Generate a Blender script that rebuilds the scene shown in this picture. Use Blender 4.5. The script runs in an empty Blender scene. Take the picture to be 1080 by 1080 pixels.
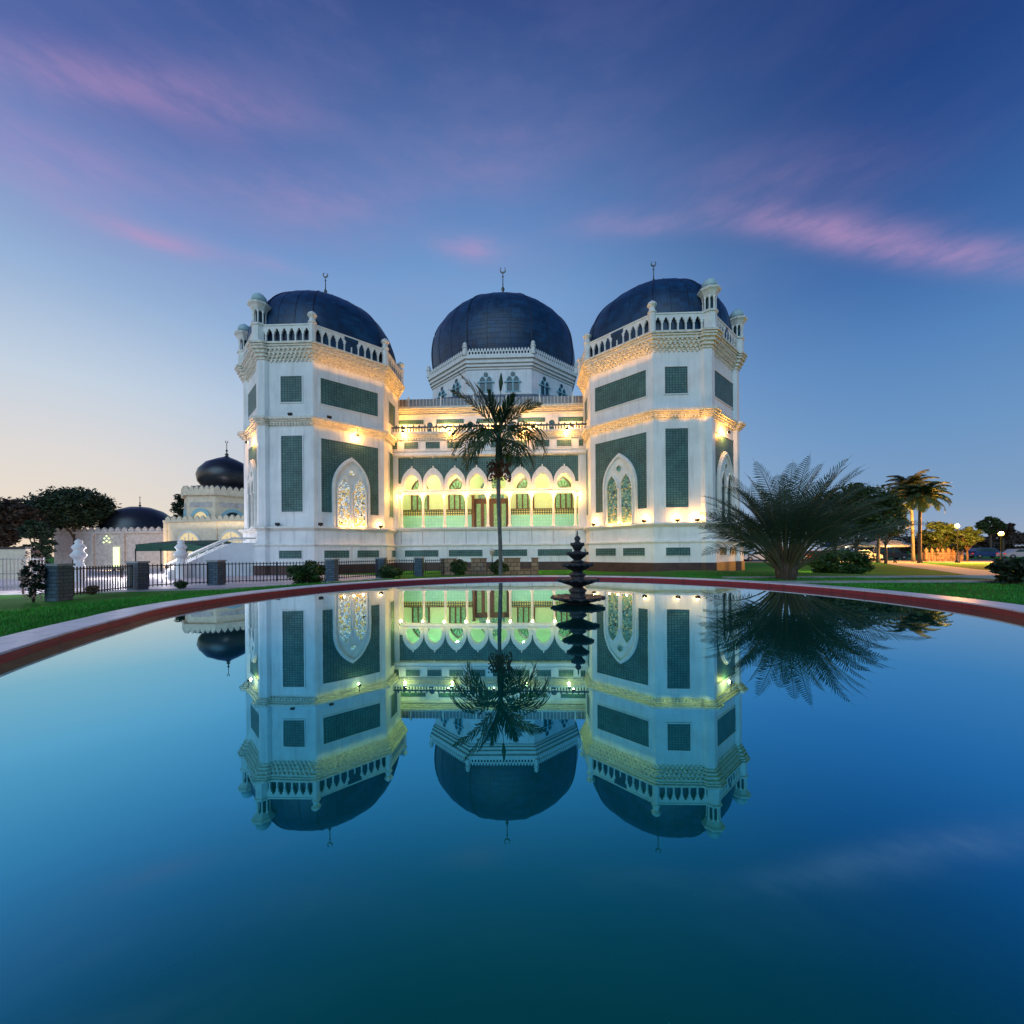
import bpy, bmesh, math, random
from mathutils import Vector, Matrix
from mathutils.geometry import tessellate_polygon
R = math.radians
C = bpy.context.scene.collection
random.seed(7)
def lin(r, g, b, a=1.0):
    f = lambda c: (c/255/12.92) if c/255 <= .04045 else ((c/255+.055)/1.055)**2.4
    return (f(r), f(g), f(b), a)

# ------------------------------------------------------------------ camera
YAW = R(2.15); F = 426.0; CAMZ = 1.5
cd = bpy.data.cameras.new('camera'); cam = bpy.data.objects.new('camera', cd); C.objects.link(cam)
cd.sensor_width = 36; cd.lens = 36*F/1080; cd.shift_y = 42.8/1080; cd.clip_start = .05; cd.clip_end = 3000
cam.matrix_world = Matrix.Translation((0, 0, CAMZ)) @ Matrix.Rotation(YAW, 4, 'Z') @ Matrix.Rotation(R(90), 4, 'X') @ Matrix.Rotation(R(-.45), 4, 'Z')
bpy.context.scene.camera = cam
RX, RY = math.cos(YAW), math.sin(YAW)          # camera right; forward is (-RY, RX)
def W(px, D):                                    # image column + distance -> place on the ground plan
    x = (px-540)/F*D
    return (x*RX - D*RY, x*RY + D*RX)
def G(px, py, z=0.0):                            # a point of the ground seen at px, py
    hy = 583 - .0079*(px-520)
    D = (CAMZ-z)*F/(py-hy)
    x, y = W(px, D); return (x, y)

# ------------------------------------------------------------------ sky
sc = bpy.context.scene
w = bpy.data.worlds.new('World'); sc.world = w; w.use_nodes = True
nt = w.node_tree; N = nt.nodes; L = nt.links; N.clear()
def nd(t, **k):
    n = N.new(t)
    for a, b in k.items(): setattr(n, a, b)
    return n
def mth(op, a, b=None, c=None, clamp=False):
    n = nd('ShaderNodeMath', operation=op, use_clamp=clamp)
    for i, v in enumerate((a, b, c)):
        if v is None: continue
        if isinstance(v, (int, float)): n.inputs[i].default_value = v
        else: L.new(v, n.inputs[i])
    return n.outputs[0]
def mrange(v, a, b, c=0., d=1., smooth=True):
    n = nd('ShaderNodeMapRange', interpolation_type='SMOOTHSTEP' if smooth else 'LINEAR')
    L.new(v, n.inputs[0]); n.inputs[1].default_value = a; n.inputs[2].default_value = b
    n.inputs[3].default_value = c; n.inputs[4].default_value = d; return n.outputs[0]
def mixc(f, a, b):
    n = nd('ShaderNodeMix', data_type='RGBA')
    for i, v in ((0, f), (6, a), (7, b)):
        if isinstance(v, (int, float)): n.inputs[i].default_value = v
        elif isinstance(v, tuple): n.inputs[i].default_value = v
        else: L.new(v, n.inputs[i])
    return n.outputs[2]
tc = nd('ShaderNodeTexCoord'); sp = nd('ShaderNodeSeparateXYZ'); L.new(tc.outputs['Generated'], sp.inputs[0])
X_, Y_, Z_ = sp.outputs
el = mth('MULTIPLY', mth('ARCSINE', Z_), 180/math.pi)
az = mth('MULTIPLY', mth('ARCTAN2', X_, Y_), 180/math.pi)
def ramp(stops):
    n = nd('ShaderNodeValToRGB'); L.new(mth('DIVIDE', mth('MAXIMUM', el, 0.), 90.), n.inputs[0])
    e = n.color_ramp.elements
    while len(e) < len(stops): e.new(.5)
    for i, (d, c) in enumerate(stops): e[i].position = d/90; e[i].color = lin(*c)
    return n.outputs[0]
left = ramp([(0, (244,218,190)), (4, (236,222,204)), (10, (222,218,216)), (17, (196,210,226)), (25, (152,180,216)), (33, (114,142,198)), (40, (80,104,168)), (53, (48,74,138)), (90, (26,44,96))])
mid = ramp([(0, (190,198,205)), (8, (165,190,216)), (20, (142,178,216)), (32, (121,163,211)), (40, (95,134,191)), (47, (76,106,164)), (54, (52,78,138)), (90, (26,44,96))])
right = ramp([(0, (158,172,194)), (5, (128,160,196)), (12, (108,150,196)), (20, (86,132,188)), (27, (60,106,168)), (35, (42,80,144)), (42, (34,66,128)), (60, (28,52,108)), (90, (24,42,92))])
col = mixc(mrange(az, -52, -8), left, mid)
col = mixc(mrange(az, -6, 46), col, right)
# clouds: thin pink streaks torn by noise
def noise(scale, sx, sy, rot, detail=6, rough=.6):
    cb = nd('ShaderNodeCombineXYZ'); L.new(az, cb.inputs[0]); L.new(el, cb.inputs[1])
    mp = nd('ShaderNodeMapping'); L.new(cb.outputs[0], mp.inputs[0]); mp.inputs['Scale'].default_value = (sx, sy, 1); mp.inputs['Rotation'].default_value = (0, 0, R(rot))
    nn = nd('ShaderNodeTexNoise'); L.new(mp.outputs[0], nn.inputs[0]); nn.inputs['Scale'].default_value = scale
    nn.inputs['Detail'].default_value = detail; nn.inputs['Roughness'].default_value = rough
    return nn.outputs[0]
def patch(a, e, ra, re, rot):
    ca, sa = math.cos(R(rot)), math.sin(R(rot))
    da = mth('SUBTRACT', az, a); de = mth('SUBTRACT', el, e)
    u = mth('ADD', mth('MULTIPLY', da, ca/ra), mth('MULTIPLY', de, sa/ra))
    v = mth('ADD', mth('MULTIPLY', da, -sa/re), mth('MULTIPLY', de, ca/re))
    d = mth('ADD', mth('MULTIPLY', u, u), mth('MULTIPLY', v, v))
    return mth('EXPONENT', mth('MULTIPLY', d, -1.0))
n1 = mrange(noise(1.0, .06, .22, -2), .38, .66)
n2 = mrange(noise(1.0, .16, .55, -5, 7, .62), .30, .68)
cl = None
for (px, py, rx, ry, rot, k) in [(70, 78, 12, 1.6, 20, .6), (250, 118, 9, 1.6, 14, .42), (165, 252, 5, 1.0, 6, .9), (40, 165, 9, 2.8, 12, .5), (500, 262, 5, 1.2, 1, .8), (850, 238, 9, 1.3, -22, .72), (985, 266, 10, 1.25, -29, 1.0), (700, 238, 7, .9, -8, .35), (330, 215, 12, 2.6, 8, .42), (520, 170, 15, 3.0, 4, .26), (820, 190, 12, 2.6, -16, .24), (640, 235, 7, 1.3, -6, .25), (290, 278, 4, .7, 0, .3)]:
    hy = 583 - .0079*(px-520)
    a = math.degrees(math.atan((px-540)/F)) - 2.15; e = math.degrees(math.atan((hy-py)/math.hypot(F, px-540)))
    p = mth('MULTIPLY', patch(a, e, rx, ry, rot), k)
    cl = p if cl is None else mth('ADD', cl, p)
cl1 = mth('MULTIPLY', cl, mth('ADD', mth('MULTIPLY', n2, .6), .4), clamp=True)
veil = mth('MULTIPLY', n1, mrange(el, 18, 34))
veil = mth('MULTIPLY', veil, mrange(az, 55, -30, .02, .12))
col = mixc(veil, col, lin(150, 134, 182))
col = mixc(mth('MULTIPLY', cl1, .60), col, lin(192, 152, 196))
bg = nd('ShaderNodeBackground'); L.new(col, bg.inputs[0]); bg.inputs[1].default_value = 1.0
ow = nd('ShaderNodeOutputWorld'); L.new(bg.outputs[0], ow.inputs[0])

# soft blue sun lamp added behind the camera to brighten the walls at twilight
sl = bpy.data.lights.new('sun', 'SUN'); sl.energy = 1.15; sl.angle = R(50); sl.color = (.50, .78, 1.0)
so = bpy.data.objects.new('sun', sl); C.objects.link(so)
so.rotation_euler = Vector((-.12, -.86, .50)).to_track_quat('Z', 'Y').to_euler()

sc.view_settings.view_transform = 'Standard'; sc.view_settings.look = 'None'; sc.view_settings.gamma = 1
sc.view_settings.use_curve_mapping = False; sc.view_settings.exposure = 0.0
sc.cycles.use_denoising = True; sc.cycles.max_bounces = 8; sc.cycles.caustics_reflective = False; sc.cycles.caustics_refractive = False
sc.cycles.sample_clamp_indirect = 4

# ------------------------------------------------------------------ materials
MATS = {}
def mat(name, color, rough=.6, metal=0., emit=None, estr=0., noise_=0., nscale=3., bump=0., bscale=20., spec=.5):
    if name in MATS: return MATS[name]
    m = bpy.data.materials.new(name); m.use_nodes = True; t = m.node_tree; b = t.nodes['Principled BSDF']
    b.inputs['Base Color'].default_value = (*color, 1); b.inputs['Roughness'].default_value = rough; b.inputs['Metallic'].default_value = metal
    b.inputs['Specular IOR Level'].default_value = spec
    if emit: b.inputs['Emission Color'].default_value = (*emit, 1); b.inputs['Emission Strength'].default_value = estr
    if noise_ or bump:
        co = t.nodes.new('ShaderNodeTexCoord'); 
    if noise_:
        n = t.nodes.new('ShaderNodeTexNoise'); n.inputs['Scale'].default_value = nscale; n.inputs['Detail'].default_value = 6
        t.links.new(co.outputs['Object'], n.inputs[0])
        mr = t.nodes.new('ShaderNodeMapRange'); mr.inputs[1].default_value = .3; mr.inputs[2].default_value = .7; mr.inputs[3].default_value = 1-noise_; mr.inputs[4].default_value = 1+noise_*.6
        t.links.new(n.outputs[0], mr.inputs[0])
        mx = t.nodes.new('ShaderNodeMix'); mx.data_type = 'RGBA'; mx.blend_type = 'MULTIPLY'; mx.inputs[0].default_value = 1; mx.inputs[6].default_value = (*color, 1)
        t.links.new(mr.outputs[0], mx.inputs[7]); t.links.new(mx.outputs[2], b.inputs['Base Color'])
    if bump:
        n = t.nodes.new('ShaderNodeTexNoise'); n.inputs['Scale'].default_value = bscale; n.inputs['Detail'].default_value = 5; t.links.new(co.outputs['Object'], n.inputs[0])
        bp = t.nodes.new('ShaderNodeBump'); bp.inputs['Strength'].default_value = bump; bp.inputs['Distance'].default_value = .02
        t.links.new(n.outputs[0], bp.inputs['Height']); t.links.new(bp.outputs[0], b.inputs['Normal'])
    MATS[name] = m; return m
def brick_mat(name, c1, c2, mortar, w_, h_, msize=.012, rough=.35, bump=.4, offset=.5):
    m = mat(name, c1, rough); t = m.node_tree; b = t.nodes['Principled BSDF']
    uv = t.nodes.new('ShaderNodeUVMap'); br = t.nodes.new('ShaderNodeTexBrick'); t.links.new(uv.outputs[0], br.inputs['Vector'])
    br.offset = offset; br.inputs['Scale'].default_value = 1; br.inputs['Brick Width'].default_value = w_; br.inputs['Row Height'].default_value = h_
    br.inputs['Mortar Size'].default_value = msize; br.inputs['Color1'].default_value = (*c1, 1); br.inputs['Color2'].default_value = (*c2, 1); br.inputs['Mortar'].default_value = (*mortar, 1)
    br.inputs['Bias'].default_value = 0
    t.links.new(br.outputs['Color'], b.inputs['Base Color'])
    bp = t.nodes.new('ShaderNodeBump'); bp.inputs['Strength'].default_value = bump; bp.inputs['Distance'].default_value = .01; bp.invert = True
    t.links.new(br.outputs['Fac'], bp.inputs['Height']); t.links.new(bp.outputs[0], b.inputs['Normal'])
    return m
WHITE = mat('white_paint', (.80, .80, .79), .55, noise_=.10, nscale=.9, bump=.08, bscale=9)
def weather(m, k=.36):                           # rain streaks and mould running down the paint
    t = m.node_tree; b = t.nodes['Principled BSDF']; src = b.inputs['Base Color'].links[0].from_socket
    co = t.nodes.new('ShaderNodeTexCoord'); mp = t.nodes.new('ShaderNodeMapping'); mp.inputs['Scale'].default_value = (2.6, 2.6, .22); t.links.new(co.outputs['Object'], mp.inputs[0])
    n = t.nodes.new('ShaderNodeTexNoise'); n.inputs['Scale'].default_value = 1.3; n.inputs['Detail'].default_value = 8; n.inputs['Roughness'].default_value = .7; t.links.new(mp.outputs[0], n.inputs[0])
    mr = t.nodes.new('ShaderNodeMapRange'); mr.inputs[1].default_value = .50; mr.inputs[2].default_value = .75; mr.inputs[3].default_value = 0; mr.inputs[4].default_value = k; t.links.new(n.outputs[0], mr.inputs[0])
    mx = t.nodes.new('ShaderNodeMix'); mx.data_type = 'RGBA'; mx.inputs[7].default_value = (.22, .22, .19, 1); t.links.new(mr.outputs[0], mx.inputs[0]); t.links.new(src, mx.inputs[6]); t.links.new(mx.outputs[2], b.inputs['Base Color'])
weather(WHITE)
TRIM = mat('trim_paint', (.80, .78, .73), .5, noise_=.12, nscale=2.5)
STEP = mat('corbel_paint', (.74, .70, .60), .55, noise_=.25, nscale=5)
TILE = brick_mat('green_tile', (.048, .132, .122), (.078, .180, .165), (.015, .050, .048), .20, .17, .020, .5, .4, 0)
PLINTH = mat('plinth_stone', (.065, .030, .026), .5, noise_=.4, nscale=2)
def dome_mat():
    m = mat('dome_sheeting', (.010, .040, .095), .34, .0); t = m.node_tree; b = t.nodes['Principled BSDF']
    b.inputs['Specular IOR Level'].default_value = .45
    uv = t.nodes.new('ShaderNodeUVMap'); br = t.nodes.new('ShaderNodeTexBrick'); t.links.new(uv.outputs[0], br.inputs['Vector'])
    br.offset = .5; br.inputs['Scale'].default_value = 1; br.inputs['Brick Width'].default_value = 1.1; br.inputs['Row Height'].default_value = .55; br.inputs['Mortar Size'].default_value = .02
    br.inputs['Color1'].default_value = (.006, .030, .075, 1); br.inputs['Color2'].default_value = (.008, .052, .125, 1); br.inputs['Mortar'].default_value = (.008, .014, .03, 1)
    co = t.nodes.new('ShaderNodeTexCoord'); n = t.nodes.new('ShaderNodeTexNoise'); n.inputs['Scale'].default_value = .7; n.inputs['Detail'].default_value = 7; t.links.new(co.outputs['Object'], n.inputs[0])
    mr = t.nodes.new('ShaderNodeMapRange'); mr.inputs[3].default_value = .22; mr.inputs[4].default_value = .6; t.links.new(n.outputs[0], mr.inputs[0]); t.links.new(mr.outputs[0], b.inputs['Roughness'])
    mx = t.nodes.new('ShaderNodeMix'); mx.data_type = 'RGBA'; mx.blend_type = 'MULTIPLY'; mx.inputs[0].default_value = .8
    mr2 = t.nodes.new('ShaderNodeMapRange'); mr2.inputs[1].default_value = .3; mr2.inputs[2].default_value = .7; mr2.inputs[3].default_value = .55; mr2.inputs[4].default_value = 1.5; t.links.new(n.outputs[0], mr2.inputs[0])
    t.links.new(br.outputs[0], mx.inputs[6]); t.links.new(mr2.outputs[0], mx.inputs[7]); t.links.new(mx.outputs[2], b.inputs['Base Color'])
    bp = t.nodes.new('ShaderNodeBump'); bp.inputs['Strength'].default_value = .5; bp.inputs['Distance'].default_value = .03; bp.invert = True
    t.links.new(br.outputs['Fac'], bp.inputs['Height']); t.links.new(bp.outputs[0], b.inputs['Normal'])
    return m
DOME = dome_mat()
RIB = mat('dome_rib', (.012, .02, .045), .4)
GOLD = mat('finial_bronze', (.10, .09, .07), .4, .8)
ROOF = mat('roof_blue', (.05, .09, .15), .45, noise_=.3, nscale=1)
LOUVRE = mat('roof_edge_grey', (.30, .30, .30), .6, noise_=.2)
MINT = mat('mint_wall', (.50, .65, .42), .6, noise_=.06)
DADO = brick_mat('dado_tile', (.22, .55, .50), (.26, .60, .54), (.18, .42, .40), .3, .3, .012, .25, offset=0)
def pattern_mat(name, ca, cb, sc_):
    m = mat(name, ca, .4); t = m.node_tree; b = t.nodes['Principled BSDF']
    uv = t.nodes.new('ShaderNodeUVMap'); ck = t.nodes.new('ShaderNodeTexVoronoi'); ck.inputs['Scale'].default_value = sc_; ck.inputs['Randomness'].default_value = 0
    t.links.new(uv.outputs[0], ck.inputs['Vector'])
    r_ = t.nodes.new('ShaderNodeValToRGB'); r_.color_ramp.elements[0].color = (*ca, 1); r_.color_ramp.elements[1].color = (*cb, 1)
    r_.color_ramp.elements[0].position = .3; r_.color_ramp.elements[1].position = .36
    t.links.new(ck.outputs[0], r_.inputs[0]); t.links.new(r_.outputs[0], b.inputs['Base Color']); return m
FRIEZE = pattern_mat('frieze_tile', (.45, .42, .16), (.02, .07, .05), 4.5)
DARKWOOD = mat('dark_wood', (.07, .028, .015), .4, noise_=.3)
CURTAIN = mat('green_curtain', (.16, .34, .22), .8, noise_=.4, nscale=6)
def glass_mat(name, cols, estr, scale=4.2):
    m = mat(name, (.3, .4, .4), .25); t = m.node_tree; b = t.nodes['Principled BSDF']
    uv = t.nodes.new('ShaderNodeUVMap'); v = t.nodes.new('ShaderNodeTexVoronoi'); v.inputs['Scale'].default_value = scale; v.inputs['Randomness'].default_value = .8; t.links.new(uv.outputs[0], v.inputs['Vector'])
    e = t.nodes.new('ShaderNodeTexVoronoi'); e.feature = 'DISTANCE_TO_EDGE'; e.inputs['Scale'].default_value = scale; e.inputs['Randomness'].default_value = .8; t.links.new(uv.outputs[0], e.inputs['Vector'])
    sp_ = t.nodes.new('ShaderNodeSeparateColor'); t.links.new(v.outputs['Color'], sp_.inputs[0])
    r_ = t.nodes.new('ShaderNodeValToRGB'); r_.color_ramp.interpolation = 'CONSTANT'
    el_ = r_.color_ramp.elements
    while len(el_) < len(cols): el_.new(.5)
    for i, c in enumerate(cols): el_[i].position = i/len(cols); el_[i].color = (*c, 1)
    t.links.new(sp_.outputs[0], r_.inputs[0])
    g = t.nodes.new('ShaderNodeMath'); g.operation = 'GREATER_THAN'; g.inputs[1].default_value = .045; t.links.new(e.outputs[0], g.inputs[0])
    mx = t.nodes.new('ShaderNodeMix'); mx.data_type = 'RGBA'; mx.inputs[6].default_value = (.03, .03, .03, 1); t.links.new(g.outputs[0], mx.inputs[0]); t.links.new(r_.outputs[0], mx.inputs[7])
    t.links.new(mx.outputs[2], b.inputs['Base Color']); t.links.new(mx.outputs[2], b.inputs['Emission Color']); b.inputs['Emission Strength'].default_value = estr
    return m
GLASS_A = glass_mat('stained_glass_bright', [(.9, .8, .6), (.55, .66, .75), (.85, .55, .12), (.85, .85, .8), (.35, .45, .5), (.9, .7, .35)], .5, 6.5)
GLASS_B = glass_mat('stained_glass_green', [(.10, .26, .18), (.22, .34, .2), (.06, .16, .14), (.5, .45, .2), (.14, .3, .26)], .3, 6.5)
GLASS_D = mat('dark_glass', (.02, .06, .07), .15)
LAMP = mat('lamp_globe', (1, .9, .7), .5, emit=(1, .58, .20), estr=12)
LAMPW = mat('street_lamp_globe', (1, .9, .7), .5, emit=(1, .50, .10), estr=5)
FLOOD = mat('flood_glass', (1, .9, .7), .5, emit=(1, .68, .28), estr=20)
FIX = mat('flood_housing', (.02, .02, .022), .4)
CREAM = mat('cream_paint', (.78, .66, .48), .65, noise_=.15)
GREYW = mat('grey_wall', (.55, .50, .47), .75, noise_=.25)
BLUET = mat('blue_trim', (.30, .52, .58), .6)
CAPM = mat('turret_cap_paint', (.42, .58, .60), .6, noise_=.2)
DARKT = mat('silhouette_teal', (.03, .07, .10), .5)  # the parapet's dark silhouette, its shade put into the base colour
YGLASS = mat('warm_window', (.6, .5, .3), .4, emit=(1, .72, .32), estr=.55)
DOORLIT = mat('lit_doorway', (.6, .7, .4), .4, emit=(.85, 1, .5), estr=1.2)
SLATE = brick_mat('slate_block', (.04, .08, .11), (.07, .12, .16), (.02, .025, .03), .35, .12, .012, .7)
STONE = brick_mat('rubble_stone', (.22, .13, .08), (.34, .23, .15), (.10, .07, .05), .45, .28, .03, .8)
METAL = mat('black_metal', (.018, .018, .02), .4, .3)
GMETAL = mat('grey_metal', (.25, .27, .3), .4, .5)
COPING = mat('coping_marble', (.78, .70, .74), .42, noise_=.14, nscale=4)
REDT = brick_mat('red_pool_tile', (.32, .018, .026), (.40, .028, .036), (.14, .014, .018), .30, .020, .002, .55, offset=.5)
PAVE = brick_mat('yard_paving', (.62, .55, .58), (.72, .64, .68), (.28, .26, .27), .6, .6, .015, .55, offset=0)
PATH = mat('path_concrete', (.36, .31, .26), .8, noise_=.2, nscale=1.5)
KERB = mat('kerb_concrete', (.30, .31, .31), .8, noise_=.25, nscale=4)
ASPH = mat('asphalt', (.05, .05, .05), .8, noise_=.2)
BARK = mat('bark', (.10, .07, .05), .9, noise_=.4, nscale=8, bump=.5, bscale=14)
PBARK = mat('palm_bark', (.13, .13, .11), .8, noise_=.35, nscale=6, bump=.4, bscale=12)
SOIL = mat('soil', (.06, .045, .03), .95, noise_=.3)
FRUIT = mat('palm_fruit', (.13, .035, .012), .5, noise_=.4, nscale=9)
BASALT = mat('fountain_stone', (.022, .021, .024), .45, noise_=.45, nscale=14, bump=.5, bscale=60)
def leaf(name, a, b_, rough=.5, tr=.25):
    m = mat(name, a, rough); t = m.node_tree; b = t.nodes['Principled BSDF']
    co = t.nodes.new('ShaderNodeTexCoord'); n = t.nodes.new('ShaderNodeTexNoise'); n.inputs['Scale'].default_value = 1.3; n.inputs['Detail'].default_value = 4; t.links.new(co.outputs['Object'], n.inputs[0])
    r_ = t.nodes.new('ShaderNodeValToRGB'); r_.color_ramp.elements[0].color = (*a, 1); r_.color_ramp.elements[1].color = (*b_, 1); r_.color_ramp.elements[0].position = .35; r_.color_ramp.elements[1].position = .65
    t.links.new(n.outputs[0], r_.inputs[0]); t.links.new(r_.outputs[0], b.inputs['Base Color'])
    tl = t.nodes.new('ShaderNodeBsdfTranslucent'); t.links.new(r_.outputs[0], tl.inputs[0]); ms = t.nodes.new('ShaderNodeMixShader'); ms.inputs[0].default_value = tr
    t.links.new(b.outputs[0], ms.inputs[1]); t.links.new(tl.outputs[0], ms.inputs[2]); t.links.new(ms.outputs[0], t.nodes['Material Output'].inputs[0])
    return m
LEAF_PALM = leaf('palm_leaf', (.012, .045, .016), (.03, .075, .022))
LEAF_DATE = leaf('date_leaf', (.040, .080, .052), (.080, .125, .080), .55, .12)
LEAF_COCO = leaf('coconut_leaf', (.035, .055, .018), (.08, .09, .03))
LEAF_DARK = leaf('dark_leaf', (.012, .032, .016), (.026, .055, .02), .6, .15)
LEAF_MID = leaf('mid_leaf', (.02, .05, .012), (.045, .085, .02), .6, .15)
LEAF_RED = leaf('russet_leaf', (.035, .03, .02), (.07, .045, .028), .6, .15)
LEAF_BUSH = leaf('bush_leaf', (.016, .055, .012), (.04, .10, .018), .5, .15)
GRASSB = leaf('grass_blade', (.02, .22, .016), (.055, .34, .03), .7, .2)
def grass_ground():
    m = mat('lawn', (.03, .1, .01), .9); t = m.node_tree; b = t.nodes['Principled BSDF']; b.inputs['Specular IOR Level'].default_value = .1
    co = t.nodes.new('ShaderNodeTexCoord')
    n = t.nodes.new('ShaderNodeTexNoise'); n.inputs['Scale'].default_value = .6; n.inputs['Detail'].default_value = 10; n.inputs['Roughness'].default_value = .7; t.links.new(co.outputs['Object'], n.inputs[0])
    r_ = t.nodes.new('ShaderNodeValToRGB'); e = r_.color_ramp.elements; e[0].position = .3; e[0].color = (.02, .15, .012, 1); e[1].position = .7; e[1].color = (.06, .26, .025, 1); x = e.new(.5); x.color = (.034, .20, .018, 1)
    t.links.new(n.outputs[0], r_.inputs[0]); t.links.new(r_.outputs[0], b.inputs['Base Color'])
    n2_ = t.nodes.new('ShaderNodeTexNoise'); n2_.inputs['Scale'].default_value = 40; n2_.inputs['Detail'].default_value = 4; t.links.new(co.outputs['Object'], n2_.inputs[0])
    bp = t.nodes.new('ShaderNodeBump'); bp.inputs['Strength'].default_value = .8; bp.inputs['Distance'].default_value = .03; t.links.new(n2_.outputs[0], bp.inputs['Height']); t.links.new(bp.outputs[0], b.inputs['Normal'])
    return m
LAWN = grass_ground()
def water_mat():
    m = bpy.data.materials.new('pool_water'); m.use_nodes = True; t = m.node_tree; t.nodes.clear()
    o = t.nodes.new('ShaderNodeOutputMaterial'); ms = t.nodes.new('ShaderNodeMixShader'); gl = t.nodes.new('ShaderNodeBsdfGlossy'); df = t.nodes.new('ShaderNodeBsdfDiffuse')
    gl.inputs['Roughness'].default_value = .012; df.inputs['Color'].default_value = (.001, .115, .088, 1)
    lw = t.nodes.new('ShaderNodeLayerWeight'); lw.inputs['Blend'].default_value = .5
    r_ = t.nodes.new('ShaderNodeValToRGB'); e = r_.color_ramp.elements
    # facing: 0 head-on .. 1 grazing ; value = 1 - cos
    pts = [(0.0, .03), (.25, .09), (.38, .26), (.52, .50), (.70, .76), (.88, .88), (1.0, .97)]
    while len(e) < len(pts): e.new(.5)
    for i, (p, v) in enumerate(pts): e[i].position = p; e[i].color = (v, v, v, 1)
    r2 = t.nodes.new('ShaderNodeValToRGB'); e2 = r2.color_ramp.elements
    tn = [(0.0, (.06, .60, .50)), (.28, (.08, .66, .66)), (.42, (.12, .70, .90)), (.55, (.17, .72, 1)), (.68, (.20, .68, .96)), (.80, (.32, .74, .97)), (.90, (.78, .94, 1)), (1.0, (1, 1, 1))]
    while len(e2) < len(tn): e2.new(.5)
    for i, (p, v) in enumerate(tn): e2[i].position = p; e2[i].color = (*v, 1)
    t.links.new(lw.outputs['Facing'], r2.inputs[0]); t.links.new(r2.outputs[0], gl.inputs['Color'])
    t.links.new(lw.outputs['Facing'], r_.inputs[0]); t.links.new(r_.outputs[0], ms.inputs[0]); t.links.new(df.outputs[0], ms.inputs[1]); t.links.new(gl.outputs[0], ms.inputs[2])
    co = t.nodes.new('ShaderNodeTexCoord'); mp = t.nodes.new('ShaderNodeMapping'); mp.inputs['Scale'].default_value = (1.0, .6, 1); t.links.new(co.outputs['Object'], mp.inputs[0])
    n = t.nodes.new('ShaderNodeTexNoise'); n.inputs['Scale'].default_value = 2.2; n.inputs['Detail'].default_value = 2; t.links.new(mp.outputs[0], n.inputs[0])
    bp = t.nodes.new('ShaderNodeBump'); bp.inputs['Strength'].default_value = .05; bp.inputs['Distance'].default_value = .01; t.links.new(n.outputs[0], bp.inputs['Height']); t.links.new(bp.outputs[0], gl.inputs['Normal'])
    t.links.new(ms.outputs[0], o.inputs[0]); MATS['water'] = m; return m
WATER = water_mat()
def joints(m, n_, wd, dark):                     # joints between the curved stones, by angle round the pool
    t = m.node_tree; b = t.nodes['Principled BSDF']; src = b.inputs['Base Color'].links[0].from_socket
    def M_(op, a, v=None, v2=None):
        q = t.nodes.new('ShaderNodeMath'); q.operation = op
        for i, x in enumerate((a, v, v2)):
            if x is None: continue
            if isinstance(x, (int, float)): q.inputs[i].default_value = x
            else: t.links.new(x, q.inputs[i])
        return q.outputs[0]
    co = t.nodes.new('ShaderNodeTexCoord'); s_ = t.nodes.new('ShaderNodeSeparateXYZ'); t.links.new(co.outputs['Object'], s_.inputs[0])
    fr = M_('FRACT', M_('MULTIPLY', M_('ADD', M_('ARCTAN2', s_.outputs[1], s_.outputs[0]), 7.), n_/(2*math.pi)))
    g = M_('LESS_THAN', fr, wd)
    nz = t.nodes.new('ShaderNodeTexNoise'); nz.inputs['Scale'].default_value = 9; nz.inputs['Detail'].default_value = 7; t.links.new(co.outputs['Object'], nz.inputs[0])
    st = M_('MULTIPLY', M_('GREATER_THAN', nz.outputs[0], .60), .25)
    f_ = M_('MAXIMUM', M_('MULTIPLY', g, .8), st)
    mx = t.nodes.new('ShaderNodeMix'); mx.data_type = 'RGBA'; mx.inputs[7].default_value = (*dark, 1); t.links.new(f_, mx.inputs[0]); t.links.new(src, mx.inputs[6]); t.links.new(mx.outputs[2], b.inputs['Base Color'])
joints(COPING, 44, .012, (.2, .15, .16)); joints(REDT, 88, .02, (.05, .01, .012))
def vary(m, sc_, lo, hi):                        # uneven fading of the glazed tiles
    t = m.node_tree; b = t.nodes['Principled BSDF']; src = b.inputs['Base Color'].links[0].from_socket
    co = t.nodes.new('ShaderNodeTexCoord'); n = t.nodes.new('ShaderNodeTexNoise'); n.inputs['Scale'].default_value = sc_; n.inputs['Detail'].default_value = 8; n.inputs['Roughness'].default_value = .7; t.links.new(co.outputs['Object'], n.inputs[0])
    mr = t.nodes.new('ShaderNodeMapRange'); mr.inputs[1].default_value = .3; mr.inputs[2].default_value = .7; mr.inputs[3].default_value = lo; mr.inputs[4].default_value = hi; t.links.new(n.outputs[0], mr.inputs[0])
    mx = t.nodes.new('ShaderNodeMix'); mx.data_type = 'RGBA'; mx.blend_type = 'MULTIPLY'; mx.inputs[0].default_value = 1; t.links.new(src, mx.inputs[6]); t.links.new(mr.outputs[0], mx.inputs[7]); t.links.new(mx.outputs[2], b.inputs['Base Color'])
vary(TILE, .9, .65, 1.35); vary(PAVE, .5, .75, 1.15); vary(LAWN, .35, .6, 1.35); vary(GRASSB, .8, .55, 1.5); vary(SLATE, 2, .7, 1.3)

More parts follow.
